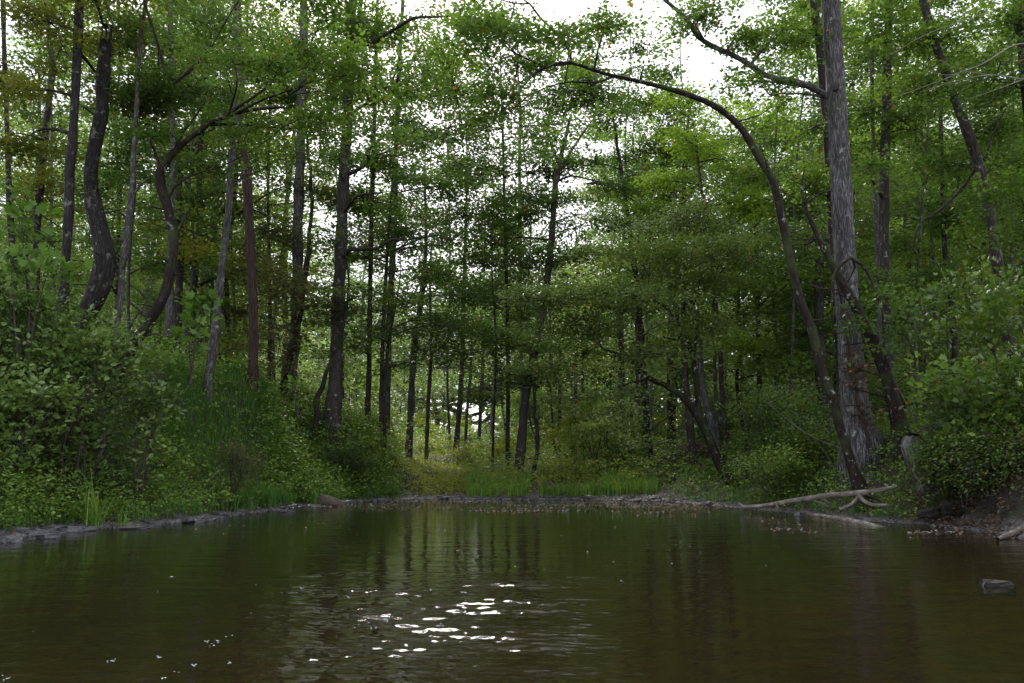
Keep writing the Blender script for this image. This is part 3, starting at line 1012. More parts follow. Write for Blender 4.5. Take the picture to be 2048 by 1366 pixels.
# ---- background trunks one can tell apart, with their own light crowns
bgt = [
    ("slender dark trunk at the far left edge", 20, [(28, 560, 16), (20, 420, 15), (14, 260, 13), (8, 90, 12), (6, 0, 12)], 'bark_dark', [(10, 120, 60, 70, 0, .8)], 'leaf_olive'),
    ("forked dark trunk between the left edge and the straight lichen-spotted trunk", 19, [(70, 600, 20), (76, 430, 20), (92, 250, 18), (105, 140, 16), (96, 60, 10), (90, 0, 9)], 'bark_dark', [(70, 380, 80, 60, 0, .8), (130, 300, 70, 50, 0, .6)], 'leaf_olive'),
    ("slim pale trunk rising behind the dark leaning tree", 23, [(340, 600, 18), (342, 450, 15), (346, 300, 14), (343, 150, 14), (340, 0, 13)], 'bark_grey', [(350, 100, 90, 60, 0, .5), (370, 430, 80, 60, 0, .7)], 'leaf'),
    ("brown trunk standing behind the foot of the dark leaning tree", 24, [(355, 640, 22), (360, 500, 20), (358, 380, 18), (352, 300, 16)], 'bark_brown', [(400, 520, 60, 60, 0, .7)], 'leaf_yellow'),
    ("thin trunk close on the right of the big mound trunk", 28, [(735, 840, 14), (738, 740, 13), (740, 600, 12), (744, 400, 12), (750, 200, 10), (755, 0, 9)], 'bark_brown', [(740, 430, 70, 50, -1, .8), (750, 300, 60, 40, -1, .7), (730, 700, 60, 30, -1, .8)], 'leaf'),
    ("dim trunk half hidden by leaves right of the big mound trunk", 31, [(775, 850, 14), (777, 700, 16), (784, 540, 17), (790, 400, 15), (794, 250, 13), (800, 100, 11), (806, 0, 10)], 'bark_brown', [(800, 300, 90, 50, -1, .8), (800, 420, 80, 50, -1, .8), (770, 530, 80, 40, -1, .7), (760, 660, 80, 34, -1, .8), (850, 180, 90, 60, 0, .6)], 'leaf'),
    ("sturdy brown trunk beyond the yellowish path bushes", 33, [(818, 895, 20), (822, 820, 18), (828, 700, 16), (845, 580, 15), (852, 480, 9), (850, 360, 5), (852, 260, 2)], 'bark_brown', [(840, 660, 110, 40, -2, .9), (880, 560, 90, 40, -1, .9), (870, 450, 90, 40, -1, .8), (850, 350, 80, 36, -1, .7), (780, 620, 80, 30, -2, .9), (860, 270, 60, 30, 0, .6)], 'leaf'),
    ("thin brown stem right of the sturdy trunk beyond the path", 34, [(853, 900, 11), (857, 800, 10), (862, 700, 9), (860, 560, 6), (866, 430, 2)], 'bark_brown', [(870, 690, 70, 40, 0, .7)], 'leaf'),
    ("dark kinked trunk above the end of the yellow path", 36, [(911, 915, 16), (916, 850, 14), (923, 760, 13), (926, 640, 11), (930, 500, 9), (934, 330, 5), (930, 200, 2)], 'bark_moss', [(930, 600, 90, 50, -1, .9), (960, 480, 90, 50, -1, .8), (930, 360, 90, 50, -1, .8), (940, 710, 90, 35, -3, .9), (900, 650, 100, 30, -3, .9), (930, 230, 70, 40, 0, .6), (990, 570, 70, 36, -1, .8)], 'leaf'),
    ("dark stem just right of the kinked trunk above the path", 44, [(931, 880, 8), (936, 800, 8), (942, 730, 7), (945, 600, 2)], 'bark_moss', [(950, 650, 50, 40)], 'leaf_back'),
    ("mossy far trunk between the kinked trunk and the white one", 46, [(957, 900, 10), (961, 820, 10), (966, 700, 9), (968, 560, 7), (972, 380, 2)], 'bark_moss', [(990, 620, 80, 50, 0, .8), (980, 420, 70, 50, 0, .7)], 'leaf_back'),
    ("short white birch-like trunk in the bright clearing", 48, [(981, 893, 10), (984, 840, 9), (987, 780, 8), (990, 700, 8)], 'bark_pale', [(990, 680, 60, 40, 0, .7)], 'leaf_back'),
    ("tall bare white trunk rising through the centre of the picture", 38, [(1046, 900, 14), (1044, 780, 12), (1041, 640, 12), (1040, 480, 11), (1039, 330, 9), (1040, 210, 7), (1034, 130, 4)], 'bark_pale', [(1010, 300, 40, 30, 0, .3)], 'leaf'),
    ("grey trunk far behind the right-hand bushes of the far shore", 40, [(1148, 935, 12), (1150, 830, 11), (1152, 720, 10), (1156, 600, 9)], 'bark_grey', [(1150, 640, 70, 40, 0, .9)], 'leaf_back'),
    ("slender grey trunk left of the twin thin stems", 38, [(1164, 930, 10), (1165, 830, 9), (1166, 700, 8)], 'bark_grey', [(1170, 700, 60, 35)], 'leaf'),
    ("crooked black thin stem in the far right grove", 34, [(1214, 940, 8), (1214, 880, 8), (1220, 820, 7), (1222, 700, 6)], 'bark_dark', [(1220, 740, 60, 35)], 'leaf'),
    ("dark straight trunk in the far grove right of the black crooked stem", 33, [(1250, 945, 20), (1248, 880, 17), (1244, 800, 16), (1243, 700, 14), (1240, 560, 12)], 'bark_dark', [(1260, 700, 90, 40, 0, .9), (1250, 560, 80, 50)], 'leaf'),
    ("thin trunk on the left side of the far right grove", 36, [(1118, 930, 10), (1119, 820, 9), (1120, 700, 8)], 'bark_moss', [(1110, 690, 70, 40)], 'leaf'),
    ("brownish trunk behind the leaning creek-side tree", 27, [(1390, 970, 26), (1384, 900, 22), (1377, 820, 20), (1370, 740, 16), (1366, 600, 12)], 'bark_brown', [(1400, 600, 100, 40, 0, .9)], 'leaf'),
    ("pale trunk leaning left behind the leaning creek-side tree", 27, [(1455, 965, 22), (1435, 900, 20), (1418, 830, 18), (1402, 740, 16), (1395, 620, 13)], 'bark_grey', [(1420, 640, 90, 40, 0, .8)], 'leaf'),
    ("thin upright grey trunk beside the pale left-leaning one", 28, [(1440, 930, 11), (1434, 850, 10), (1430, 740, 9), (1425, 600, 8)], 'bark_grey', [(1450, 580, 70, 35)], 'leaf'),
    ("dark trunk midway between the leaning creek-side tree and the big arching tree", 26, [(1527, 925, 17), (1522, 840, 14), (1518, 740, 13), (1515, 600, 12), (1512, 440, 10)], 'bark_moss', [(1520, 560, 120, 40, 0, .9), (1500, 680, 110, 36, -1, .9), (1560, 460, 100, 50, 0, .9)], 'leaf_bright'),
    ("thin sapling stem in front of the light green slope", 22, [(1494, 968, 7), (1492, 900, 7), (1490, 840, 6), (1480, 780, 4)], 'bark_moss', [(1500, 800, 60, 30, 0, .6)], 'leaf'),
    ("broad dim trunk behind the big arching tree", 24, [(1660, 900, 34), (1645, 780, 30), (1638, 640, 26), (1640, 480, 22)], 'bark_brown', [(1610, 560, 110, 40, 0, .8), (1600, 400, 90, 60, 0, .8), (1590, 700, 90, 40, 0, .7)], 'leaf'),
    ("tall grey-brown trunk behind and right of the largest trunk", 21, [(1785, 850, 30), (1778, 720, 26), (1770, 560, 24), (1768, 400, 26), (1772, 240, 24), (1776, 100, 22), (1778, 0, 20)], 'bark_brown', [(1760, 80, 130, 80, 0, .9), (1830, 260, 120, 60, 0, .9), (1760, 560, 100, 50, -1, .6), (1740, 330, 80, 40, -2, .6)], 'leaf'),
    ("slim straight trunk just left of the tall grey-brown one", 22, [(1762, 700, 12), (1755, 520, 12), (1748, 330, 11), (1744, 160, 10), (1746, 0, 9)], 'bark_grey', [(1720, 230, 70, 50, 0, .7)], 'leaf'),
    ("dim trunk hidden in the leaves beyond the right-hand shrubs", 24, [(1912, 800, 18), (1908, 650, 16), (1890, 500, 14), (1885, 350, 12), (1880, 200, 10)], 'bark_dark', [(1900, 430, 120, 70, 0, 1), (1960, 330, 110, 60, 0, 1), (1860, 560, 110, 50, 0, .9)], 'leaf'),
    ("dark trunk cut by the top right corner", 17, [(2070, 400, 30), (2060, 250, 28), (2045, 100, 26), (2040, 0, 25)], 'bark_dark', [(1990, 160, 110, 60, 0, 1), (2010, 40, 90, 50, 0, 1), (2050, 420, 90, 90, 0, 1)], 'leaf'),
]
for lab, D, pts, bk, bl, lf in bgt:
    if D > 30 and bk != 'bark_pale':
        bk = 'bark_grey'  # paler bark on far trunks: light put into colour against the backlight
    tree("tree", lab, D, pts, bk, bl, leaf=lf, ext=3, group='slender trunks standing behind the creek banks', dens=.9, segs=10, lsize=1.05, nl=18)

# ---- far shore centre
tree("tree", "dark brown trunk at the far water's edge near the centre, forking high up", 28,
     [(1037, 968, 34), (1041, 910, 24), (1045, 860, 22), (1050, 800, 21), (1066, 720, 20), (1080, 650, 20), (1092, 580, 19), (1103, 480, 17), (1110, 380, 15), (1118, 330, 12), (1130, 280, 10), (1140, 235, 7)], 'bark_brown',
     [(1120, 300, 80, 45, 0, .8), (1050, 400, 90, 40, 0, .8), (1150, 430, 90, 45, 0, .8), (1220, 230, 70, 40, 1, .8), (1230, 370, 70, 40, 1, .8), (1090, 540, 90, 45, 0, .9), (1000, 480, 70, 45, 1, .7), (1180, 160, 80, 40, 1, .6),
      (1040, 690, 100, 30, -1, 1.0), (980, 600, 70, 35, 0, .7), (1190, 520, 80, 30, 0, .8)],
     limbs=[[(1118, 330, 9), (1107, 300, 7), (1095, 270, 5), (1090, 255, 3)], [(1116, 345, 8), (1150, 290, 7), (1185, 240, 5), (1200, 220, 3)]], ext=0, leaf='leaf')
tree("tree", "thin dark twin-stemmed sapling just right of the dark brown far-shore trunk", 27.6,
     [(1062, 965, 11), (1072, 920, 10), (1076, 870, 9), (1070, 830, 8), (1069, 780, 7), (1075, 700, 6)], 'bark_dark', [(1090, 770, 80, 26, 0, .8), (1060, 740, 70, 24, 0, .8)],
     limbs=[[(1073, 880, 6), (1062, 850, 5), (1056, 800, 4)]], leaf='leaf_dark')
tree("leaning_tree", "dark forked tree leaning left over the far right shore with layered fine foliage", 22.5,
     [(1474, 990, 46), (1462, 965, 32), (1440, 925, 27), (1420, 880, 25), (1400, 838, 22), (1386, 815, 22), (1362, 790, 16), (1330, 770, 14), (1300, 757, 13), (1280, 742, 12), (1262, 720, 10), (1230, 705, 8), (1205, 697, 4)], 'bark_moss',
     [(1300, 500, 150, 40, -.5), (1250, 590, 160, 36, -1), (1160, 650, 140, 30, -1), (1400, 560, 130, 40), (1150, 730, 130, 26, -1.4), (1390, 650, 120, 28, -.6), (1310, 700, 120, 20, -1, .7), (1470, 500, 100, 45), (1090, 600, 90, 30, -1), (1200, 780, 110, 20, -1, .7), (1340, 440, 120, 40, .8), (1250, 820, 80, 22, 0, .6)],
     limbs=[[(1398, 840, 16), (1394, 780, 15), (1388, 730, 14), (1378, 690, 13), (1366, 655, 12), (1350, 640, 10), (1325, 608, 8), (1295, 602, 4)], [(1386, 735, 8), (1392, 680, 8), (1393, 640, 7), (1380, 625, 3)],
            [(1366, 655, 6), (1355, 680, 5), (1325, 672, 3)], [(1290, 760, 5), (1250, 770, 4), (1230, 790, 2)]], leaf='leaf_layer', ext=0, segs=14, dens=1.25, lsize=.85, L=.75, nl=30)
tree("tree", "yellow-green tree with sunlight put into its leaf colour, filling the gap right of centre", 36,  # sunlight on the crown is put into its brighter leaf colour
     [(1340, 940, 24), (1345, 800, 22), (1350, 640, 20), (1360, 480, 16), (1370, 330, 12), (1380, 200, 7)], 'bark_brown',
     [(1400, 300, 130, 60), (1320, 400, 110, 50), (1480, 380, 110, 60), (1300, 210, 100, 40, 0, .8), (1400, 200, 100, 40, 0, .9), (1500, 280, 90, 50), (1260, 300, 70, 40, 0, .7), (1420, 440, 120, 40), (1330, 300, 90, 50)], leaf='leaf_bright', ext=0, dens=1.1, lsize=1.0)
tree("tree", "tree with blue-green dense foliage hanging in the upper right of centre", 30,
     [(1300, 945, 20), (1290, 800, 18), (1280, 640, 16), (1262, 480, 13), (1240, 330, 9), (1225, 220, 6)], 'bark_dark',
     [(1210, 210, 70, 36, 0, .9), (1290, 350, 90, 36, 0, .8), (1230, 440, 80, 36, 0, .8), (1180, 330, 60, 30, 0, .7), (1270, 620, 80, 30)], leaf='leaf_dark', ext=0)

# ---- right bank
tree("arching_tree", "dark tree arching from the right shore up and left across the sky", 15.8,
     [(1724, 985, 40.3), (1710, 940, 28.6), (1694, 885, 25.2), (1672, 820, 24.4), (1650, 750, 23.5), (1622, 665, 22.7), (1594, 575, 21.0), (1575, 490, 20.2), (1556, 405, 21.0), (1540, 352, 22.7), (1526, 325, 20.2), (1500, 278, 20.2), (1474, 244, 16.8), (1425, 208, 16.8), (1352, 180, 13.4), (1280, 164, 11.8), (1212, 149, 9.2), (1142, 126, 7.6), (1100, 130, 4.2), (1040, 165, 3.4), (985, 215, 1.7)], 'bark_moss',
     [(1020, 60, 100, 45, -2, 1.1), (1130, 40, 80, 40, -2, 1.1), (1000, 180, 100, 40, -2, .9), (900, 230, 100, 40, -2, .75), (1210, 50, 90, 45, -1, 1.1), (1100, 190, 80, 26, -1, .6), (820, 310, 110, 34, -2, .6), (1290, 130, 80, 26, 0, .6), (880, 90, 110, 60, -2, .75),
      (950, 330, 80, 40, -1, .6), (1040, -60, 200, 60, -2, .6), (1060, 260, 80, 34, -1, .7), (960, 40, 90, 40, -1, .6), (1180, 250, 70, 30, 0, .5), (760, 250, 90, 40, -2, .6), (850, 170, 90, 40, -1, .7), (1110, 300, 70, 30, 0, .7), (930, 60, 70, 40, -1, .8), (1170, 120, 70, 24, 0, .7)],
     limbs=[[(1142, 126, 8), (1137, 100, 8), (1110, 65, 7), (1080, 35, 6), (1060, 8, 5), (1030, -10, 4)], [(1145, 127, 6), (1085, 137, 5), (1040, 180, 4), (1000, 225, 4), (940, 250, 3), (880, 280, 2)],
            [(1230, 152, 6), (1190, 165, 5), (1130, 165, 4), (1060, 190, 4), (1010, 235, 3), (960, 262, 2)], [(1075, 128, 4), (1020, 100, 4), (985, 65, 4), (960, 35, 2)],
            [(1532, 335, 10), (1520, 310, 8), (1512, 302, 4)], [(1060, 8, 4), (1020, 5, 4), (990, -5, 2)]], leaf='leaf', ext=0, segs=16, dens=.85)
tree("large_tree", "largest trunk, tall straight pale furrowed bark, on the right bank", 17,
     [(1720, 885, 92), (1715, 850, 76), (1708, 790, 65), (1701, 700, 59), (1694, 600, 55), (1689, 500, 53), (1684, 400, 52), (1679, 300, 51), (1673, 200, 49), (1667, 100, 47), (1661, 0, 45)], 'bark_oak',
     [(1390, 50, 80, 50, -.5, .9), (1480, 60, 80, 50, 0, .9), (1560, 60, 80, 50, 0), (1540, 190, 80, 36, 0, .8), (1470, 160, 70, 26, 0, .6), (1500, -70, 200, 70), (1600, 270, 60, 40, 1, .7)],
     limbs=[[(1650, 190, 18), (1625, 175, 16), (1590, 162, 15), (1535, 152, 15), (1500, 130, 14), (1465, 110, 13), (1425, 92, 13), (1395, 72, 13), (1375, 40, 12), (1330, 0, 10), (1300, -25, 8)],
            [(1390, 60, 5), (1400, 30, 4), (1410, 0, 3)], [(1672, 178, 18, -.25), (1670, 172, 26, -.36)]], leaf='leaf', segs=72, ridge=.026, step=.05, ext=7, flare=1.15, autolimb=True)
tree("tree", "dark brown trunk close behind the largest trunk, showing along its left side", 18.2,
     [(1700, 870, 40), (1690, 700, 30), (1672, 500, 28), (1660, 330, 26), (1650, 200, 25), (1638, 90, 24), (1628, 0, 23)], 'bark_brown',
     [(1600, 60, 90, 60), (1610, 380, 70, 60, 0, .9), (1590, 480, 80, 50, .5, .9)], leaf='leaf')
tree("broken_tree", "dark leaning trunk with a bare broken top, crossing in front of the largest trunk", 16.3,
     [(1800, 850, 43.7), (1785, 800, 35.3), (1765, 730, 31.9), (1735, 660, 28.6), (1705, 600, 26.9), (1675, 545, 21.8), (1650, 500, 16.8), (1625, 450, 12.6), (1608, 410, 8.4), (1604, 370, 6.7), (1608, 340, 4.2)], 'bark_moss',
     [(1720, 640, 60, 22, -.4, .5), (1780, 610, 60, 30, -.4, .6)], limbs=[[(1690, 572, 5), (1710, 535, 5, -.1), (1700, 515, 10, -.3), (1680, 530, 10, -.35), (1668, 552, 8, -.3), (1664, 600, 5, -.3), (1668, 700, 4, -.3), (1675, 760, 3, -.3)],
                                                   [(1702, 516, 9, -.3), (1725, 530, 9, -.3), (1745, 565, 7, -.25), (1757, 600, 6, -.2), (1775, 660, 4, -.2)]], ext=0, autolimb=False, leaf='leaf')
tree("vine", "reddish shaggy vine climbing the lower front of the largest trunk", 16.55,
     [(1735, 870, 7), (1722, 810, 8), (1708, 760, 12), (1700, 740, 14), (1696, 690, 8), (1690, 640, 8), (1680, 600, 7), (1672, 560, 6)], 'bark_red', [(1712, 750, 14, 40, -.1, .5), (1735, 830, 16, 30, -.1, .6)], ext=0, cat='vine', leaf='dry', autolimb=False, base_sink=.3)
tree("tree", "reddish-brown leaning trunk near the right edge", 19,
     [(2030, 740, 30), (2012, 640, 26), (2000, 560, 26), (1985, 460, 25), (1968, 370, 26), (1945, 290, 25), (1915, 215, 22), (1892, 150, 22), (1865, 70, 21), (1845, 0, 20)], 'bark_brown',
     [(1900, 70, 130, 60), (1850, 190, 120, 50, .6, .9), (1980, 240, 110, 60, .5, .9), (2000, 420, 100, 50, 1, .9), (1930, 330, 90, 40, 1, .7), (1900, -70, 200, 70)],
     limbs=[[(1955, 330, 9, .2), (1930, 370, 8, .5), (1880, 420, 8, .8), (1840, 450, 7, 1), (1825, 500, 5, 1.2)], [(1972, 320, 6), (1985, 270, 5), (2010, 220, 4)]], leaf='leaf')


# ---- understory trees closing the view between the big trunks
US = [(372, 24, 0.6000000000000001, 'leaf'), (420, 27, 0.6000000000000001, 'leaf_yellow'), (455, 30, 0.675, 'leaf'), (548, 34, 0.6000000000000001, 'leaf_yellow'), (690, 33, 0.8, 'leaf'), (895, 42, 0.8, 'leaf'), (1068, 33, 0.75, 'leaf'), (1105, 37, 0.9, 'leaf'), (1228, 36, 1.0, 'leaf'), (1338, 34, 1.0, 'leaf'), (1545, 28, 1.0, 'leaf_bright'), (1580, 24, 1.0, 'leaf'), (1680, 27, 1.0, 'leaf'), (1830, 23, 1.0, 'leaf'), (1875, 27, 1.0, 'leaf_bright'), (2035, 25, 1.0, 'leaf'), (112, 23, 0.75, 'leaf'), (268, 25, 0.675, 'leaf')]
near = ["the left edge", "the forked dark trunk", "the broken-topped trunk", "the thin lichen-covered trunk", "the dark leaning tree"]
for q, (u, D, dn_, lf) in enumerate(US):
    top = random.uniform(-60, 160) if 560 < u < 1300 else -60
    lean = random.uniform(-40, 40)
    yb = 900 if 600 < u < 1500 else 800
    n_ = 7
    pts = []
    for a in range(n_):
        t = a / (n_ - 1)
        pts.append((u + lean * t + random.gauss(0, 6), yb + (top - yb) * t, (6 if 600 < u < 1130 else 9) * (1 - t) + 1.5))
    bl = []
    yy = 690 + random.uniform(-30, 30) if 560 < u < 1300 else 740
    while yy > top - 20:
        t = (yb - yy) / (yb - top)
        bl.append((u + lean * t + random.gauss(0, 42), yy, random.uniform(45, 95), random.uniform(20, 42), random.uniform(-1, 1), dn_ * random.uniform(.6, 1.15)))
        yy -= random.uniform(48, 80) * (1.35 if 600 < u < 1300 and yy < 600 else 1)
    where = ["left of the bank trees" if u < 330 else "between the left-bank trunks" if u < 660 else "around the central opening" if u < 1130 else "behind the layered leaning tree" if u < 1500 else "behind the big right-bank trunks"][0]
    hue = {'leaf': 'mid-green', 'leaf_dark': 'dark-green', 'leaf_olive': 'olive', 'leaf_yellow': 'yellowish', 'leaf_bright': 'bright green'}[lf]
    nb = [("the straight lichen-spotted trunk", 130), ("the broken-topped trunk", 190), ("the thin lichen-covered trunk", 250), ("the dark leaning tree", 330), ("the pale grey leaning trunk", 450), ("the reddish dead trunk", 500), ("the vine-hung grey trunk", 600),
          ("the big mound trunk", 685), ("the sturdy brown trunk", 840), ("the kinked trunk", 925), ("the bare white trunk", 1042), ("the forked far-shore tree", 1100), ("the dark grove trunk", 1245), ("the layered leaning tree", 1400), ("the arching tree", 1600),
          ("the largest trunk", 1685), ("the tall grey-brown trunk", 1775), ("the reddish-brown leaning trunk", 1980)]
    nn, nu = min(nb, key=lambda b_: abs(b_[1] - u))
    where = ("just left of " if u < nu else "just right of ") + nn
    shape = "leaning right" if lean > 15 else "leaning left" if lean < -15 else "upright"
    tree("young_tree", f"thin {hue} understory tree {shape}, {where}", D, pts, 'bark_grey', bl, leaf=lf, ext=0, group='thin understory trees between the trunks', segs=6, step=.5, lsize=1.0, nl=16, L=.7, cat='tree')

tree("young_tree", "layered dark-green small tree spreading low in front of the big mound trunk's right side", 25.5,
     [(770, 880, 9), (768, 800, 8), (775, 700, 7), (790, 620, 5), (800, 560, 3)], 'bark_moss',
     [(770, 590, 100, 20), (860, 640, 100, 20), (740, 670, 90, 20), (920, 590, 80, 20, 1), (850, 730, 100, 20, 1, .8), (700, 620, 70, 20), (960, 670, 80, 20, 1), (800, 500, 80, 24, 1, .8)], leaf='leaf_dark', ext=0, segs=6, dens=1.0, L=.8)
tree("young_tree", "small fresh green tree with tiered sprays just left of the forked far-shore tree", 28.5,
     [(985, 930, 8), (988, 830, 7), (992, 700, 6), (985, 560, 4), (980, 470, 2)], 'bark_moss',
     [(1000, 740, 90, 20), (960, 800, 60, 18), (1030, 660, 90, 22), (980, 590, 90, 24), (1010, 520, 80, 24), (940, 520, 70, 24, 0, .8), (1000, 440, 70, 30, 0, .7)], leaf='leaf', ext=0, segs=6, dens=.95, L=.8)
for lab, D, pts, bl in [
        ("tall leafy tree between the big mound trunk and the sturdy brown trunk", 27, [(762, 870, 12), (765, 700, 11), (775, 500, 9), (790, 300, 7), (800, 100, 4)],
         [(700, 400, 70, 30), (780, 330, 80, 34), (850, 260, 80, 36), (760, 180, 80, 36), (880, 380, 70, 30), (820, 470, 80, 30), (700, 510, 60, 26), (830, 120, 80, 40), (900, 190, 70, 34), (860, 540, 70, 26), (760, 60, 80, 36)]),
        ("tall leafy tree behind the bare white trunk, crown filling the gap around it", 30, [(1015, 930, 12), (1016, 700, 10), (1010, 450, 8), (1005, 250, 6), (1000, 90, 3)],
         [(960, 250, 70, 34), (1080, 210, 70, 36), (1000, 330, 80, 34), (930, 430, 70, 34), (1090, 340, 60, 30), (1060, 450, 70, 30), (990, 140, 80, 36), (1090, 110, 70, 36), (920, 330, 60, 30), (960, 520, 60, 28), (1160, 180, 60, 34), (1010, 50, 80, 36)]),
        ("tall leafy tree left of the big mound trunk, crown over the pale grey leaning trunk", 28, [(538, 800, 11), (540, 600, 10), (536, 400, 8), (540, 200, 6), (545, 60, 3)],
         [(500, 160, 60, 34), (580, 200, 60, 34), (520, 330, 60, 30), (450, 420, 50, 26), (600, 470, 50, 24), (650, 180, 50, 30), (440, 260, 50, 30), (560, 90, 60, 34), (650, 400, 40, 24)])]:
    tree("tree", lab, D, pts, 'bark_brown', [(b[0], b[1], b[2] * 1.2, b[3] * 1.2, 0, 1.15) for b in bl], leaf='leaf', ext=0, segs=8, dens=.95, L=.75)
tree("tree", "yellow-green crown with sun glow put into its leaf colour, above the layered leaning tree", 27,  # sun glow comes from the bright leaf colour of this crown
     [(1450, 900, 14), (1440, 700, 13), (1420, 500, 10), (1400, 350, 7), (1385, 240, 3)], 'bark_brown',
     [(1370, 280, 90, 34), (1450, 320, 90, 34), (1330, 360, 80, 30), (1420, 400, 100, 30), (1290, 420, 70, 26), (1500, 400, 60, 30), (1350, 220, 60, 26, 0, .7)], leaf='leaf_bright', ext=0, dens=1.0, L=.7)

# ------------------------------------------------------------------ shrubs and saplings
def shrub(name, label, cen, r, leaf, size, n, tmpl=L6, L=.5, nl=12, stems=6, group=None, droop=.2, tilt=.4, cat='shrub', base=None, bark='twig', lowfill=True):
    cen = np.asarray(cen, float)
    if base is None:
        base = np.array([cen[0], cen[1], float(height(cen[0:1], cen[1:2])[0])])
    root = empty(name, base, label, cat, group)
    sb, fb = MB(), MB()
    cl = blob_fill(fb, cen, np.asarray(r) * 1.12, n, size, nclump=max(3, n // 15), L=L, nl=nl, tmpl=tmpl, anchor=base + np.array([0, 0, .1]), droop=droop, tilt=tilt, flat=.8)
    low = cen.copy()
    low[2] = (cen[2] - r[2] * .5 + base[2]) / 2
    gap = (cen[2] - r[2] * .6) - base[2]
    if gap > .3 and cat != 'sapling' and lowfill:
        blob_fill(fb, low, (r[0] * .9, r[1], gap * .6), int(n * .55), size, L=L, nl=nl, tmpl=tmpl, anchor=base, droop=droop, tilt=tilt, flat=.8)
    for q in cl[:stems]:
        b0 = base + R.normal(0, .06, 3) * np.array([1, 1, 0]) - np.array([0, 0, .1])
        limb(sb, b0, q, .012 + .004 * np.linalg.norm(q - b0), .004, sag=.1)
    fb.build("foliage", [M[leaf], M['twig']], root, base)
    sb.build("stem", M[bark], root, base)
    return root


LS = [("pale-leaved shrub on top of the left bank below the straight lichen-spotted trunk", (90, 690, 14.2), (150, 60), 320),
      ("grey-green broad-leaved shrub at the left edge of the picture, halfway up the bank", (20, 620, 14), (110, 60), 260),
      ("broad-leaved shrub spilling left of the foot of the dark leaning tree", (165, 720, 14), (110, 60), 300),
      ("small broad-leaved shrub right of the foot of the dark leaning tree", (290, 800, 14.6), (60, 30), 90),
      ("shadowy shrub at the left edge above the grassy shore", (30, 790, 13), (110, 50), 220)]
for lab, (px, py, D), (rx, ry), n in LS:
    s = D / FPX
    c = P(px, py, D)
    shrub("shrub", lab, c, (rx * s, rx * s * .7, ry * s), 'leaf_shrub', .095, n, nl=9, L=.45, group='broad-leaved shrubs on the left bank')
# large-leaved saplings
for lab, (px, py, D), (rx, ry), n, sz in [
        ("bright sapling with very large lobed leaves right of the leaning tree", (378, 630, 15.5), (42, 75), 26, .16),
        ("cluster of big bright lobed leaves at the left edge below the canopy", (45, 500, 13.5), (75, 95), 60, .15),
        ("low seedling with one bright leaf on the grassy mound", (595, 765, 20), (14, 12), 5, .15)]:
    s = D / FPX
    c = P(px, py, D)
    b = P(px + 8, {378: 760, 45: 720, 595: 830}[px], D)
    root = shrub("sapling", lab, c, (rx * s, rx * s * .8, ry * s), 'leaf_sapling', sz, n, tmpl=MAPLE, L=.4, nl=4, stems=4, base=b, cat='sapling', droop=.3)
RS = [("tall blue-green maple-leaved shrub on the right bank, reaching the right edge", (1970, 640, 14.6), (100, 50), 330),
      ("maple-leaved shrub bulging over the dark hollow of the right bank", (1935, 765, 13.6), (80, 50), 270),
      ("dark maple-leaved shrub at the right edge, low over the bank", (2030, 780, 12.8), (80, 60), 260),
      ("loose leafy shrub above the weathered grey stump", (1835, 660, 15.4), (60, 34), 110),
      ("topmost maple-leaved shrub in front of the reddish-brown leaning trunk", (2010, 560, 15.2), (70, 36), 130),
      ("narrow maple-leaved shrub just right of the weathered grey stump", (1920, 845, 13.5), (50, 24), 110),
      ("maple-leaved sprays hanging just over the dark hollow at the right edge", (2000, 870, 12.9), (70, 24), 110),
      ("small airy maple-leaved shrub left of the big blue-green one", (1860, 590, 16), (45, 30), 60)]
for lab, (px, py, D), (rx, ry), n in RS:
    n0 = n
    n = int(n * .42)
    s = D / FPX
    c = P(px, py, D)
    shrub("shrub", lab, c, (rx * s * 1.1, rx * s, ry * s * 1.15), 'leaf_blue' if RS.index((lab, (px, py, D), (rx, ry), int(round(n0)))) % 2 == 0 else 'leaf', .085, n, tmpl=MAPLE, nl=9, L=.65, tilt=.45, stems=3, lowfill=False, group='maple-leaved shrubs on the right bank')
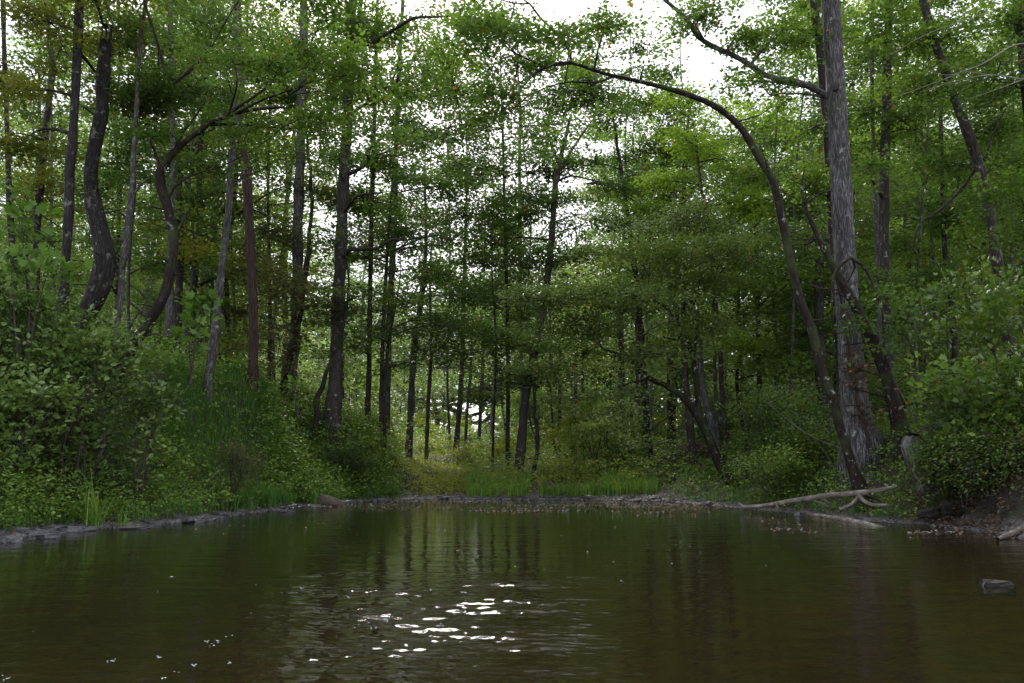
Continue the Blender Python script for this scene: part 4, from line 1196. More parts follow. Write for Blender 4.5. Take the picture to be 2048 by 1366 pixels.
SH = [("vine-covered shrub draping beside the weathered grey stump", (1900, 888, 13.7), (42, 22), 'leaf_blue', .06, 160),
      ("yellow-green bush at the far shore right of the dark brown trunk", (1150, 945, 27.5), (60, 26), 'leaf_yellow', .07, 420),
      ("green bush at the far shore between the yellow-green bush and the grass mound", (1200, 920, 29), (50, 30), 'leaf', .08, 300),
      ("golden-brown bush left of the footpath", (770, 900, 31), (44, 30), 'leaf_yellow', .08, 360),
      ("tall pale yellowish bush behind the end of the footpath", (850, 900, 40), (60, 28), 'leaf_yellow', .09, 420),
      ("bushy weeds right of the footpath's end", (950, 915, 34), (60, 26), 'leaf_yellow', .08, 360),
      ("light green bush in the clearing left of the white trunk", (930, 880, 48), (50, 24), 'leaf_far', .12, 220),
      ("dark bush on the far shore under the sapling", (1085, 960, 28), (36, 20), 'leaf', .07, 200),
      ("light green bush on the slope right of the leaning creek-side tree", (1560, 830, 21), (80, 60), 'leaf', .075, 520),
      ("yellowish leafy bush low on the slope behind the fallen limb", (1560, 930, 18.6), (70, 36), 'herb', .055, 420),
      ("bushy growth between the arching tree and the light green slope", (1620, 880, 19), (50, 50), 'leaf', .065, 360),
      ("dark rounded bush where the left bank meets the far shore", (700, 930, 24), (46, 34), 'leaf_dark', .06, 360),
      ("tangled dark bush on the left bank beside the grassy mound", (470, 900, 17.2), (50, 30), 'leaf_rust', .04, 120),
      ("thin leafy bush behind the golden-brown bush", (740, 870, 31), (50, 36), 'leaf', .08, 300),
      ("low leafy bush between the mossy far trunk and the dark brown trunk", (1000, 905, 38), (50, 26), 'leaf', .09, 260),
      ("shaded bush under the far right grove", (1290, 900, 32), (70, 36), 'leaf_dark', .085, 360),
      ("pale green bush behind the pale left-leaning trunk", (1450, 860, 30), (60, 50), 'leaf', .085, 360),
      ("bush behind the foot of the largest trunk", (1800, 800, 20), (60, 50), 'leaf', .075, 360)]
for lab, (px, py, D), (rx, ry), lf, sz, n in SH:
    s = D / FPX
    shrub("bush", lab, P(px, py, D), (rx * s, rx * s * .8, ry * s), lf, sz, n, nl=12, L=.5, tmpl=RH, cat='bush')


# ------------------------------------------------------------------ background forest: a few kinds, copied
def proto_tree(h, r0, crown_lo, leaf, nb, size, barkn, lean=0.0):
    root = empty("tree", (0, 0, 0), "x", "tree", "forest trees filling the background")
    tb, cb = MB(), MB()
    n = 9
    t = np.linspace(0, 1, n)
    x = np.cumsum(R.normal(0, .16, n)) + lean * t * h
    y = np.cumsum(R.normal(0, .12, n))
    p = np.column_stack([x - x[0], y - y[0], t * h - .4, r0 * (1 - t) ** .7 + .02])
    p[0, 3] *= 1.3
    sk = tube(tb, p, 8, step=.7)
    cl = MB()
    for q in range(nb):
        zz = crown_lo + (h - crown_lo) * (q + .5) / nb + R.normal() * .4
        an = R.random() * 6.28
        w_ = (1.1 + 1.7 * math.sin(math.pi * min(1, .15 + .8 * (zz - crown_lo) / (h - crown_lo + .1))))
        j = int(np.argmin(abs(sk[:, 2] - (zz - .8))))
        cen = np.array([sk[j, 0] + math.cos(an) * w_ * .9, sk[j, 1] + math.sin(an) * w_ * .9, zz])
        rr = np.array([w_ * .95, w_ * .95, .55 + .3 * R.random()])
        blob_fill(cb, cen, rr, int(26 + 10 * w_), size, L=.9, nl=18, anchor=sk[j, :3], base_var=.3 + .4 * R.random(), twig_r=.008)
        limb(tb, sk[j, :3], cen, sk[j, 3] * .5 + .01, .01, segs=4)
    tb.build("trunk", M[barkn], root)
    cb.build("crown", [M[leaf], M['twig']], root)
    return root


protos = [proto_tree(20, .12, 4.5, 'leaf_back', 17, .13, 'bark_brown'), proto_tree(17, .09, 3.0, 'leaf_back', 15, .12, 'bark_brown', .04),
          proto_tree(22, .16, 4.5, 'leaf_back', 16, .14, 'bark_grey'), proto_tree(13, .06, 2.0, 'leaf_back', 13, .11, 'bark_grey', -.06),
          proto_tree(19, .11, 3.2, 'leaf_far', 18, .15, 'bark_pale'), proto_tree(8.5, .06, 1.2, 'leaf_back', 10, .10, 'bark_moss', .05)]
used = [False] * len(protos)
LAB = {0: "brown-trunked leafy tree", 1: "slightly leaning mossy tree", 2: "tall high-crowned grey tree",
       3: "thin dark bent tree", 4: "pale-barked far tree", 5: "short leafy young tree"}


NBS = [("the straight lichen-spotted trunk", 130), ("the broken-topped trunk", 190), ("the dark leaning tree", 320), ("the pale grey leaning trunk", 440), ("the vine-hung trunk", 595), ("the big mound trunk", 680),
       ("the sturdy brown trunk", 830), ("the kinked trunk", 922), ("the bare white trunk", 1042), ("the forked far-shore tree", 1100), ("the dark grove trunk", 1246), ("the layered leaning tree", 1420), ("the arching tree", 1590), ("the largest trunk", 1690), ("the tall grey-brown trunk", 1775), ("the reddish-brown leaning trunk", 1980)]


def zone(x, y):
    u = x / y * FPX + 1024
    nn, nu = min(NBS, key=lambda b_: abs(b_[1] - u))
    side = "behind " + nn if abs(nu - u) < 14 else ("left of " if u < nu else "right of ") + nn
    if u < 0:
        side = "just beyond the left edge"
    if u > 2048:
        side = "just beyond the right edge"
    dist = "near" if y < 32 else "farther back" if y < 42 else "far back" if y < 55 else "deep in the forest" if y < 70 else "farthest of all"
    return side, dist


rs = np.random.default_rng(5)
spots = []
tries = 0
while len(spots) < 150 and tries < 9000:
    tries += 1
    y = 25 + 62 * rs.random() ** 1.0
    u = rs.uniform(-250, 2300)
    x = (u - 1024) / FPX * y
    if float(sdf(np.array([x]), np.array([y]))[0]) < 3:
        continue
    if 600 < u < 1290:                 # thinner stand where the sky shows
        if y < 42 or rs.random() < .55:
            continue
        if 800 < u < 1000 and y < 62:
            continue
    elif u >= 1290:
        if (y > 60 and rs.random() < .4) or (u < 1560 and rs.random() < .5):
            continue
    else:
        if rs.random() < .6:
            continue
    md = 2.3
    if any((x - a) ** 2 + (y - b) ** 2 < md * md for a, b, _ in spots):
        continue
    spots.append((x, y, u))
for x, y, u in spots:
    if y < 34:
        k = rs.choice([1, 3, 5, 0], p=[.25, .35, .3, .1]) if u < 1290 else rs.choice([0, 1, 3, 5])
    elif 600 < u < 1290:
        k = rs.choice([3, 5, 4, 1, 0], p=[.3, .3, .15, .15, .1])
    else:
        k = rs.choice([0, 1, 2, 4, 5], p=[.25, .15, .2, .2, .2])
    k = int(k)
    z = float(height(np.array([x]), np.array([y]))[0])
    side, dist = zone(x, y)
    lab = f"{LAB[k]}, {dist}, {side}"
    s = rs.uniform(.85, 1.15)
    if not used[k]:
        o = protos[k]
        o.location = (x, y, z)
        o['label'] = lab
        used[k] = True
    else:
        o = copy_thing(protos[k], (x, y, z), rs.uniform(0, 6.28), s, lab)
for k, o in enumerate(protos):
    if not used[k]:
        o.location = (30, 70, 5)
        o['label'] = LAB[k]

# leafy bushes and saplings under the background trees
def proto_bush(leaf, h, w_, n, size):
    root = empty("bush", (0, 0, 0), "x", "bush", "bushes under the background trees")
    fb, sb = MB(), MB()
    for q in range(5):
        c_ = np.array([R.normal() * w_ * .4, R.normal() * w_ * .4, h * (.25 + .15 * q)])
        cl = blob_fill(fb, c_, (w_ * (1 - .12 * q), w_ * (1 - .12 * q), h * .16), n // 5, size, L=.8, nl=16, base_var=.3 + .4 * R.random(), anchor=(0, 0, 0))
        limb(sb, (0, 0, -.2), c_, .03, .006)
    fb.build("foliage", [M[leaf], M['twig']], root)
    sb.build("stem", M['bark_moss'], root)
    return root


bps = [(proto_bush('leaf_back', 3.2, 1.3, 130, .12), "leafy"), (proto_bush('leaf_back', 5.0, 1.5, 170, .12), "tall leafy"), (proto_bush('leaf_yellow', 2.2, 1.2, 110, .11), "low yellowish"), (proto_bush('leaf_far', 4.0, 1.7, 150, .14), "broad pale")]
bused = [False] * 4
cnt = 0
while cnt < 105:
    y = 26 + 44 * rs.random() ** .9
    u = rs.uniform(-150, 2200)
    x = (u - 1024) / FPX * y
    if float(sdf(np.array([x]), np.array([y]))[0]) < 2.5 or (780 < u < 1010 and y < 44):
        continue
    k = int(rs.choice([0, 1, 2, 3], p=[.3, .25, .2, .25] if not 600 < u < 1350 else [.2, .05, .45, .3]))
    z = float(height(np.array([x]), np.array([y]))[0]) - .1
    side, dist = zone(x, y)
    lab = f"{bps[k][1]} bush, {dist}, {side}"
    if not bused[k]:
        o = bps[k][0]
        o.location = (x, y, z)
        o['label'] = lab
        bused[k] = True
    else:
        copy_thing(bps[k][0], (x, y, z), rs.uniform(0, 6.28), rs.uniform(.7, 1.2), lab)
    cnt += 1

# far-off wood read as one mass
mb = MB()
for q in range(260):
    y = rs.uniform(88, 150)
    u = rs.uniform(-400, 2450)
    x = (u - 1024) / FPX * y
    top = 18 + 8 * rs.random() + (7 if u > 1350 else 4 if u < 500 else 0) * rs.random()
    g0 = float(height(np.array([x]), np.array([y]))[0])
    limb(mb, (x, y, g0 - .5), (x + rs.normal(), y, g0 + top + 3), .22, .05, mi=1, sag=0)
    blob_fill(mb, (x, y, g0 + top * .5), (4.5, 3, top * .55), 150 if 550 < u < 1250 else 80, .42, L=2.2, nl=14, base_var=.3 + .4 * rs.random(), twig_r=.02)
tag(mb.build("far_wood", [M['leaf_far'], M['bark_grey']]), kind='stuff', label='green mass of the far-off wood, its light put into the pale leaf colour')


# ------------------------------------------------------------------ ground cover
def on_land(n, dmin, dmax, umin=-250, umax=2300, p=1.6, sd0=.25):
    D = dmin * (dmax / dmin) ** (R.random(n) ** p)
    u = R.uniform(umin, umax, n)
    x = (u - 1024) / FPX * D
    s = sdf(x, D)
    ok = s > sd0
    x, D, u, s = x[ok], D[ok], u[ok], s[ok]
    z = height(x, D)
    return x, D, z, u, s


def herb(n, dmin, dmax, mat_, hmin, hmax, size, nl=9, L=.28, filt=None, name="ground_cover", label="", tmpl=RH, sd0=.25, tilt=.5, umin=-250, umax=2300, p=1.4):
    x, y, z, u, s = on_land(n, dmin, dmax, umin, umax, p, sd0)
    if filt is not None:
        ok = filt(x, y, z, u, s)
        x, y, z, u, s = x[ok], y[ok], z[ok], u[ok], s[ok]
    ptch = fbm2(x, y, .55, 77, 3) + .5
    hh = (hmin + (hmax - hmin) * R.random(len(x))) * (.5 + ptch) * np.clip(.25 + s * 1.2, 0, 1)
    c = np.stack([x, y, z + hh * R.random(len(x)) ** .6], -1)
    k = (y / 15) ** .55
    d = R.normal(0, 1, (len(x), 3)) * np.array([1, 1, .35]) + np.array([0, -.25, .25])
    m_ = MB()
    grp = np.digitize(y, [16, 22, 32, 45])
    for g in range(5):
        i_ = grp == g
        if i_.sum():
            kk = float(np.mean(k[i_]))
            sprays(m_, c[i_], d[i_], L * kk * (.6 + .8 * R.random(i_.sum())), nl, size * kk, tmpl, tilt=tilt, mi=0, twig_mi=1, varc=np.clip(ptch[i_] + R.normal(0, .15, i_.sum()), 0, 1), twig_r=.0025 * kk, droop=.3)
    return tag(m_.build(name, [M[mat_], M['twig']]), kind='stuff', label=label)


def grass(n, dmin, dmax, mat_, h0, h1, filt, name, label, wd=.006, umin=-250, umax=2300, sd0=.15, p=1.3, bend=.45, kind='stuff'):
    x, y, z, u, s = on_land(n, dmin, dmax, umin, umax, p, sd0)
    ok = filt(x, y, z, u, s)
    x, y, z = x[ok], y[ok], z[ok]
    n = len(x)
    an = R.random(n) * 6.28
    d = np.stack([np.cos(an), np.sin(an), np.zeros(n)], -1)
    lat = np.stack([-np.sin(an), np.cos(an), np.zeros(n)], -1)
    h = (h0 + (h1 - h0) * R.random(n)) * (.6 + .8 * (fbm2(x, y, 1.1, 90, 2) + .5))
    b = np.stack([x, y, z - .02], -1)
    k = (y / 15) ** .6
    wv = (wd * k * (.6 + .8 * R.random(n)))[:, None]
    bn = (bend * h * (.3 + R.random(n)))[:, None]
    p1 = b + d * bn * .25 + np.array([0, 0, 1]) * (h * .55)[:, None]
    p2 = b + d * bn * 1.0 + np.array([0, 0, 1]) * (h * .92)[:, None]
    V = np.stack([b - lat * wv, b + lat * wv, p1 + lat * wv * .8, p1 - lat * wv * .8, p2], 1)
    m_ = MB()
    base = np.arange(n)[:, None] * 5
    var = np.clip(R.random(n) * .6 + .35 * (fbm2(x, y, 1.5, 60, 2) + .5), 0, 1)
    m_.add(V.reshape(-1, 3), base + np.array([[0, 1, 2, 3]]), 0, var)
    m_.nv -= n * 5
    m_.f.append(((base + np.array([[3, 2, 4]])).astype(np.int64) + m_.nv, 0, var.astype(np.float32), None))
    m_.nv += n * 5
    return tag(m_.build(name, M[mat_]), kind=kind, label=label)


def lb(x, y, z, u, s):
    return u < 780


herb(80000, 9, 30, 'herb', .1, .85, .058, filt=lambda x, y, z, u, s: (u < 790) & ~((u > 380) & (u < 560) & (y > 16.5) & (y < 21) & (R.random(len(u)) < .45)), label='mixed leafy weeds covering the left bank', name='weeds')
herb(50000, 9, 34, 'herb', .05, .7, .055, filt=lambda x, y, z, u, s: (u > 1330) & ~((u > 1830) & (s < 1.3)), label='mixed leafy weeds covering the right bank', name='weeds')
herb(5000, 9, 20, 'leaf_rust', .2, .7, .035, filt=lambda x, y, z, u, s: (u < 520), label='withered reddish weeds among the left bank greenery', name='withered_weeds')
herb(9000, 24, 60, 'leaf_yellow', .2, .9, .045, filt=lambda x, y, z, u, s: (u > 690) & (u < 1330) & ~((u > 795) & (u < 945) & (y < 38)), label='yellowish weeds along the far shore', name='weeds')
herb(26000, 20, 50, 'herb', .1, .9, .055, umin=520, umax=960, p=1.0, filt=lambda x, y, z, u, s: (u < 795), label='leafy weeds on the slope between the mound and the path', name='weeds')
herb(24000, 26, 95, 'leaf_back', .1, .9, .06, filt=lambda x, y, z, u, s: (y > 26) & ~((u > 795) & (u < 945) & (y < 38)), label='low leafy undergrowth of the forest behind', name='undergrowth')
herb(12000, 9, 40, 'dry', -.02, .05, .06, nl=5, L=.3, label='fallen dead leaves on the banks', name='leaf_litter', tilt=.3, sd0=.1, filt=lambda x, y, z, u, s: (s < 2.2) | (u > 1400))

grass(70000, 13.5, 24, 'grass', .18, .45, lambda x, y, z, u, s: ((u > 330) & (u < 640) & (z > .8)) | ((u > 480) & (u < 800)), "grass", "fine dark green grass on the mounds of the left bank", umin=300, umax=820, p=1.0, wd=.008)
grass(26000, 9, 20, 'grass', .2, .5, lambda x, y, z, u, s: (u < 520) & (s < 2.5), "grass", "grass along the near left shore", umin=-300, umax=540, wd=.006)
grass(16000, 24, 31, 'grass_light', .25, .55, lambda x, y, z, u, s: (((u > 935) & (u < 1060)) | ((u > 1200) & (u < 1310)) | ((u > 1080) & (u < 1200) & (s < 1.2))) & (s < 3.2), "grass", "bright green grass clumps on the far shore", umin=900, umax=1330, wd=.010, p=1)
grass(9000, 25, 38, 'herb', .03, .10, lambda x, y, z, u, s: (s > .5) & ((u < 850) | (u > 935)), "grass", "short trodden grass beside the footpath", umin=740, umax=960, wd=.010, p=1)
grass(14000, 12, 22, 'grass', .15, .35, lambda x, y, z, u, s: (s < 2.5) & (u < 1860), "grass", "grass along the right shore", umin=1330, umax=2250, wd=.006)


def tuft(px, D, label, n, hgt, cat='grass tuft'):
    x0 = (px - 1024) / FPX * D
    z0 = float(height(np.array([x0]), np.array([D]))[0])
    o = MB()
    for q in range(n):
        an = R.random() * 6.28
        h = hgt * (.5 + .6 * R.random())
        rch = h * R.uniform(.1, .7)
        h = h if R.random() < .35 else h * .6
        b = np.array([x0 + R.normal() * .07, D + R.normal() * .05, z0 - .03])
        d = np.array([math.cos(an), math.sin(an) * .7, 0])
        t = np.linspace(0, 1, 8)
        p = b + d * (rch * t[:, None] ** 1.8) + np.array([0, 0, 1]) * (h * (t - .42 * (rch / h) * t ** 3))[:, None]
        lt = np.array([-d[1], d[0], 0])
        lt = lt / (np.linalg.norm(lt) + 1e-6)
        ww = .0075 * np.sin(np.pi * np.clip(.2 + t * .8, 0, 1)) ** .7
        ww[-1] = .0008
        up = np.array([0, 0, .004])
        V = np.stack([p - lt * ww[:, None], p - up, p + lt * ww[:, None]], 1).reshape(-1, 3)
        F = []
        for s_ in range(7):
            for k_ in (0, 1):
                F.append([s_ * 3 + k_, s_ * 3 + k_ + 1, s_ * 3 + 4 + k_, s_ * 3 + 3 + k_])
        o.add(V, F, 0, R.random())
    ob = o.build("grass_tuft", M['grass_light'], None, (x0, D, z0))
    tag(ob, label, cat)


tuft(205, 12.9, "tall arching grass tuft leaning over the left shore stones", 60, 1.35)
tuft(262, 13.3, "small drooping grass tuft right of the tall arching one", 26, .55)
tuft(640, 20.5, "drooping grass tuft above the rusty log", 26, .6)


# ------------------------------------------------------------------ stones
def slab_mesh(seed, mat_='slate'):
    rg = np.random.default_rng(seed)
    n = 11
    an = np.sort(rg.random(n) * 6.28 * .35 + np.arange(n) / n * 6.28)
    rr = .5 * (.7 + .4 * rg.random(n))
    rings = []
    for z, k in ((-.5, .86), (-.1, 1.0), (.25, .97), (.42, .84)):
        off = rg.normal(0, .03, (n, 2))
        rings.append(np.column_stack([np.cos(an) * rr * k + off[:, 0], np.sin(an) * rr * k * .75 + off[:, 1], np.full(n, z) + rg.normal(0, .07, n)]))
    V = np.vstack(rings + [[[0, 0, .45 + rg.normal() * .06]]])
    F = []
    for q in range(3):
        for a in range(n):
            F.append([q * n + a, q * n + (a + 1) % n, (q + 1) * n + (a + 1) % n, (q + 1) * n + a])
    m_ = MB()
    m_.add(V, F)
    m_.add(V, [[3 * n + a, 3 * n + (a + 1) % n, 4 * n] for a in range(n)])
    me = m_.mesh("stone", [M[mat_]])
    me.polygons.foreach_set("use_smooth", [False] * len(me.polygons))
    return me


slabs = [slab_mesh(s) for s in range(9)]


def stone(x, y, z, sx, sy, sz, rz, label, group=None, tilt=.08, me=None, cat='stone', name='stone'):
    o = bpy.data.objects.new(name, me or random.choice(slabs))
    COL.objects.link(o)
    o.location = (x, y, z)
    o.scale = (sx, sy, sz)
    o.rotation_euler = (random.uniform(-tilt, tilt), random.uniform(-tilt, tilt), rz)
    return tag(o, label, cat, group)


BIG = [(60, 1066, .75, .5, .30, "long dark wet slab at the far left of the stony shore"), (130, 1060, .8, .5, .28, "long low ledge of slate right of the leftmost slabs"), (22, 1080, .5, .4, .22, "pale wet slab lowest at the left corner of the shore"),
       (268, 1054, .55, .35, .10, "flat dark slate lying in the water apart from the shore"), (420, 1037, .5, .35, .14, "dark hollowed slab in the middle of the stony shore"), (520, 1010, .9, .6, .18, "broad flat slab at the upper end of the stony shore"),
       (545, 1004, .6, .4, .2, "tan block at the foot of the grassy mound"), (575, 1022, .35, .25, .1, "small pale slab lying in the water near the rusty log"), (170, 1058, .5, .4, .2, "pale blue-grey slab at the right end of the low ledge"),
       (470, 1025, .5, .4, .12, "smooth grey slab above the waterline in mid-shore"), (100, 1072, .45, .35, .2, "dark blocky slab standing at the water's edge at left")]
for px, py, a, b, c, lab in BIG:
    g = G(px, py, .03)
    stone(g[0], g[1], .02, a * .85, b * .75, c * .6, random.uniform(-.3, .3), lab, "flat slate slabs along the left shore")
cnt = 0
while cnt < 150:
    t = random.random()
    px = -40 + 800 * t
    py = np.interp(px, [q[0] for q in shore_px], [q[1] for q in shore_px])
    g = G(px, py, 0)
    x = g[0] + random.uniform(-.35, .35)
    y = g[1] + random.uniform(-.45, 1.3)
    s = float(sdf(np.array([x]), np.array([y]))[0])
    if s < -.25 or s > 1.1:
        continue
    z = float(height(np.array([x]), np.array([y]))[0])
    a = random.choice([.09, .12, .16, .2, .3, .42]) * random.uniform(.8, 1.2)
    stone(x, y, max(z, 0) + random.uniform(-.01, .02), a * random.uniform(1.0, 1.8), a, random.uniform(.04, .13), random.uniform(0, 6.28), "small flat wet stone among the others of the left stony shore", "small flat stones of the left shore", .15)
    cnt += 1
cnt = 0
while cnt < 70:
    px = random.uniform(740, 1480)
    D = random.uniform(21, 26)
    x = (px - 1024) / FPX * D
    s = float(sdf(np.array([x]), np.array([D]))[0])
    if s < -.5 or s > .5:
        continue
    z = float(height(np.array([x]), np.array([D]))[0])
    a = random.uniform(.10, .36)
    stone(x, D, max(z, 0) + .015, a * 1.4, a, random.uniform(.04, .10), random.uniform(0, 6.28), "small flat stone in the gravel line of the far shore", "small flat stones of the far shore", .1)
    cnt += 1
g = G(1990, 1166, .02)
stone(g[0], g[1], -.02, .36, .2, .12, .2, "lone stone breaking the water at the right edge", me=slab_mesh(31, "stone_dark"))
blk = slab_mesh(77, 'slate')
g = G(1945, 1046, .05)
stone(g[0], g[1] + .3, .12, 1.2, .8, .30, .05, "squared grey-brown stone block at the foot of the dark undercut bank", me=blk)
for px, py, a, lab in [(1600, 1030, .4, "dark stone in the shallows below the fallen limb"), (1735, 1036, .55, "flat wet stone at the right shore beside the sunken log"), (1775, 1038, .35, "small stone right of the flat wet one at the right shore"),
                       (1410, 1010, .5, "dark stone at the foot of the leaning creek-side tree"), (1880, 1040, .5, "black rounded stone under the overhanging roots"), (2020, 1062, .5, "dark stone by the right edge of the far water")]:
    g = G(px, py, .02)
    stone(g[0], g[1], .02, a, a * .7, .14, random.random(), lab)
for px, py, D, a, lab in [(1395, 900, 29, 2.2, "long mossy rock ledge far behind the leaning creek-side tree"), (1340, 925, 28.5, 1.7, "dark rock ledge behind the far right shore, left of the brownish trunk"), (1420, 940, 27, 1.3, "low rock beside the foot of the brownish trunk")]:
    p_ = P(px, py, D)
    stone(p_[0], p_[1], p_[2], a, a * .7, .55, .1, lab, me=slab_mesh(int(px), 'rusty'), cat='rock', name='rock')

# gravel along the waterline: far too many to count
mb = MB()
n = 60000
D = 10 + 17 * R.random(n) ** .7
u = R.uniform(-200, 2250, n)
x = (u - 1024) / FPX * D
s = sdf(x, D)
ok = (s > -.2) & (s < .95)
x, D, s = x[ok], D[ok], s[ok]
z = np.maximum(height(x, D), 0) + .004
sz = .014 + .03 * R.random(len(x)) ** 2
oc = np.array([(1, 0, 0), (0, 1, 0), (-1, 0, 0), (0, -1, 0), (0, 0, .6), (0, 0, -.6)])
V = np.stack([x, D, z], -1)[:, None] + oc[None] * sz[:, None, None] * (.7 + .6 * R.random((len(x), 6, 1)))
F = (np.arange(len(x))[:, None, None] * 6 + np.array([(0, 1, 4), (1, 2, 4), (2, 3, 4), (3, 0, 4), (1, 0, 5), (2, 1, 5), (3, 2, 5), (0, 3, 5)])[None]).reshape(-1, 3)
mb.add(V.reshape(-1, 3), F)
tag(mb.build("gravel", M['slate']), kind='stuff', label='wet gravel along the waterline')

# floating leaf debris and flecks of foam: raised scraps on the water
mb, mf = MB(), MB()


def floaters(m_, u, D, size, var=None, lift=.006, tmpl=L6):
    x = (u - 1024) / FPX * D
    ok = sdf(x, D) < .05
    x, D_, = x[ok], D[ok]
    n = len(x)
    if not n:
        return
    an = R.random(n) * 6.28
    ax = np.stack([np.cos(an), np.sin(an), R.normal(0, .25, n)], -1)
    nr = np.stack([R.normal(0, .25, n), R.normal(0, .25, n), np.ones(n)], -1)
    leaves(m_, np.stack([x, D_, np.full(n, lift)], -1), unit(ax), nr, size * (.5 + R.random(n)), tmpl, R.random(n) if var is None else var)


for (u0, u1, y0, y1, n) in [(760, 1480, 1000, 1022, 1700), (950, 1100, 1021, 1023, 160), (1180, 1560, 1006, 1018, 900), (600, 800, 1006, 1018, 150), (1480, 1800, 1022, 1050, 300), (1260, 1420, 1024, 1034, 60), (1500, 1620, 1055, 1066, 30), (300, 700, 1020, 1060, 40), (100, 1900, 1040, 1110, 26), (1780, 2048, 1050, 1080, 90)]:
    uu = R.uniform(u0, u1, n)
    yy = R.uniform(y0, y1, n)
    yy = yy + 3 * np.sin(uu * .02)
    g = np.array([G(a, b)[1] for a, b in zip(uu, yy)])
    floaters(mb, uu, g, .045)
mp_ = MB()
for (u0, u1, y0, y1, n) in [(780, 1000, 1001, 1005, 500), (900, 1500, 1002, 1007, 900), (1000, 1480, 1009, 1012, 600), (880, 1130, 1016, 1018, 160), (940, 1190, 1021.5, 1022.5, 200), (1210, 1330, 1013, 1016, 260), (1150, 1420, 1023, 1026, 60), (1520, 1600, 1057, 1060, 40), (1800, 1900, 1064, 1066, 50), (600, 780, 1008, 1014, 120)]:
    uu = R.uniform(u0, u1, n)
    yy = R.uniform(y0, y1, n)
    floaters(mp_, uu, np.array([G(a, b)[1] for a, b in zip(uu, yy)]), .05, lift=.008)
tag(mp_.build("pale_flotsam", M['twig_pale']), kind='stuff', label='pale lines of foam, bark and leaf scraps drifting along the far shore')
tag(mb.build("floating_leaves", M['dry']), kind='stuff', label='dead leaves and scraps floating on the water')


def bubbles(u, D, r):
    x = (u - 1024) / FPX * D
    oc2 = [(math.cos(a) * math.cos(e), math.sin(a) * math.cos(e), math.sin(e) * .5) for e in (0, .6, 1.1) for a in np.arange(7) * 6.283 / 7]
    v = np.array(oc2 + [(0, 0, .5)])
    f = [[q * 7 + a, q * 7 + (a + 1) % 7, (q + 1) * 7 + (a + 1) % 7, (q + 1) * 7 + a] for q in (0, 1) for a in range(7)]
    mf.add(np.array([x, D, -.001]) + v * r, f)
    mf.add(np.array([x, D, -.001]) + v * r, [[14 + a, 14 + (a + 1) % 7, 21] for a in range(7)])


for (u0, v0, n, sp_) in [(60, 1360, 6, .03), (258, 1322, 7, .03), (458, 1280, 8, .035), (456, 1292, 8, .03), (352, 1314, 5, .02), (418, 1331, 5, .02), (482, 1273, 4, .02), (487, 1326, 4, .015), (438, 1282, 4, .02), (888, 1252, 8, .035), (758, 1253, 5, .03), (748, 1246, 4, .02),
                         (783, 1241, 4, .02), (708, 1193, 4, .03), (863, 1181, 5, .04), (622, 1176, 3, .03), (367, 1154, 3, .03), (580, 1185, 2, .02), (1030, 1133, 2, .02), (1235, 1163, 3, .03), (932, 1185, 4, .03), (386, 1346, 3, .02), (363, 1356, 3, .02), (1220, 1124, 1, .02), (1334, 1127, 1, .02), (1515, 1131, 1, .02), (895, 1060, 2, .05), (1088, 1140, 2, .03)]:
    g = G(u0, v0)
    for q in range(n):
        dy_ = random.gauss(0, sp_)
        bubbles(u0 + random.gauss(0, sp_ * .5) * FPX / g[1], g[1] + dy_, random.uniform(.003, .007) * (g[1] / 4.5) ** .5)
for q in range(60):
    u0, v0 = random.uniform(100, 1900), random.uniform(1040, 1340)
    g = G(u0, v0)
    bubbles(u0, g[1], random.uniform(.0015, .004) * (g[1] / 5) ** .5)
tag(mf.build("foam", M['foam']), kind='stuff', label='small flecks and bubbles of foam on the water')


# ------------------------------------------------------------------ dead wood
def wood(name, label, cat, paths, m_='driftwood', D=None, segs=9, rough=.14, child='side_branch'):
    base = np.array(paths[0][0][:3], float)
    root = empty(name, base, label, cat)
    for q, pth in enumerate(paths):
        b_ = MB()
        tube(b_, np.array(pth, float), segs, rough=rough, nf=5, step=.08)
        b_.build("main_limb" if q == 0 else child, M[m_], root, base)
    return root


def wp(lst):
    return [(*P(a, b, d), .5 * w_ * d / FPX * .72) for a, b, d, w_ in lst]


wood("fallen_limb", "long pale bare limb lying along the right shore and dipping to the water", "fallen branch",
     [wp([(1478, 1007, 17.6, 8), (1490, 1014, 17.4, 11), (1530, 1011, 17.2, 11), (1560, 1006, 17, 12), (1610, 998, 16.5, 14), (1660, 991, 15.9, 15), (1710, 987, 15.3, 16), (1750, 982, 15.0, 13), (1795, 973, 14.8, 9)]),
      wp([(1716, 988, 15.2, 11), (1725, 1000, 15.1, 12), (1745, 1010, 15.0, 12), (1780, 1011, 14.9, 10)]),
      wp([(1718, 990, 15.2, 9), (1705, 1008, 15.2, 11), (1680, 1019, 15.3, 9)]), wp([(1640, 994, 16.1, 6), (1655, 1004, 16, 6), (1668, 1012, 16, 3)]),
      wp([(1552, 1008, 17, 7), (1556, 1016, 16.9, 4), (1551, 1020, 16.9, 2)])])
wood("fallen_branch", "short crooked bare branch lying under the middle of the long pale limb", "fallen branch",
     [wp([(1632, 1004, 16.8, 8), (1650, 1010, 16.7, 8), (1668, 1018, 16.6, 6)]), wp([(1650, 1010, 16.7, 5), (1640, 1020, 16.6, 3)])])
wood("sunken_log", "pale log half under water off the right shore", "log",
     [[(*(G(1614, 1029) + [0, 0, .01]), .035), (*(G(1680, 1040) + [0, 0, .01]), .055), (*(G(1740, 1050) + [0, 0, -.015]), .06), (*(G(1770, 1054) + [0, 0, -.05]), .05)]], rough=.1)
wood("log", "grey log poking into the water at the right edge", "log",
     [[(*(G(1995, 1081) + [0, 0, .02]), .025), (*(G(2030, 1074) + [0, 0, .06]), .042), (*(G(2075, 1066) + [0, 0, .14]), .05), (*(G(2130, 1060) + [0, 0, .28]), .05)]], rough=.1)
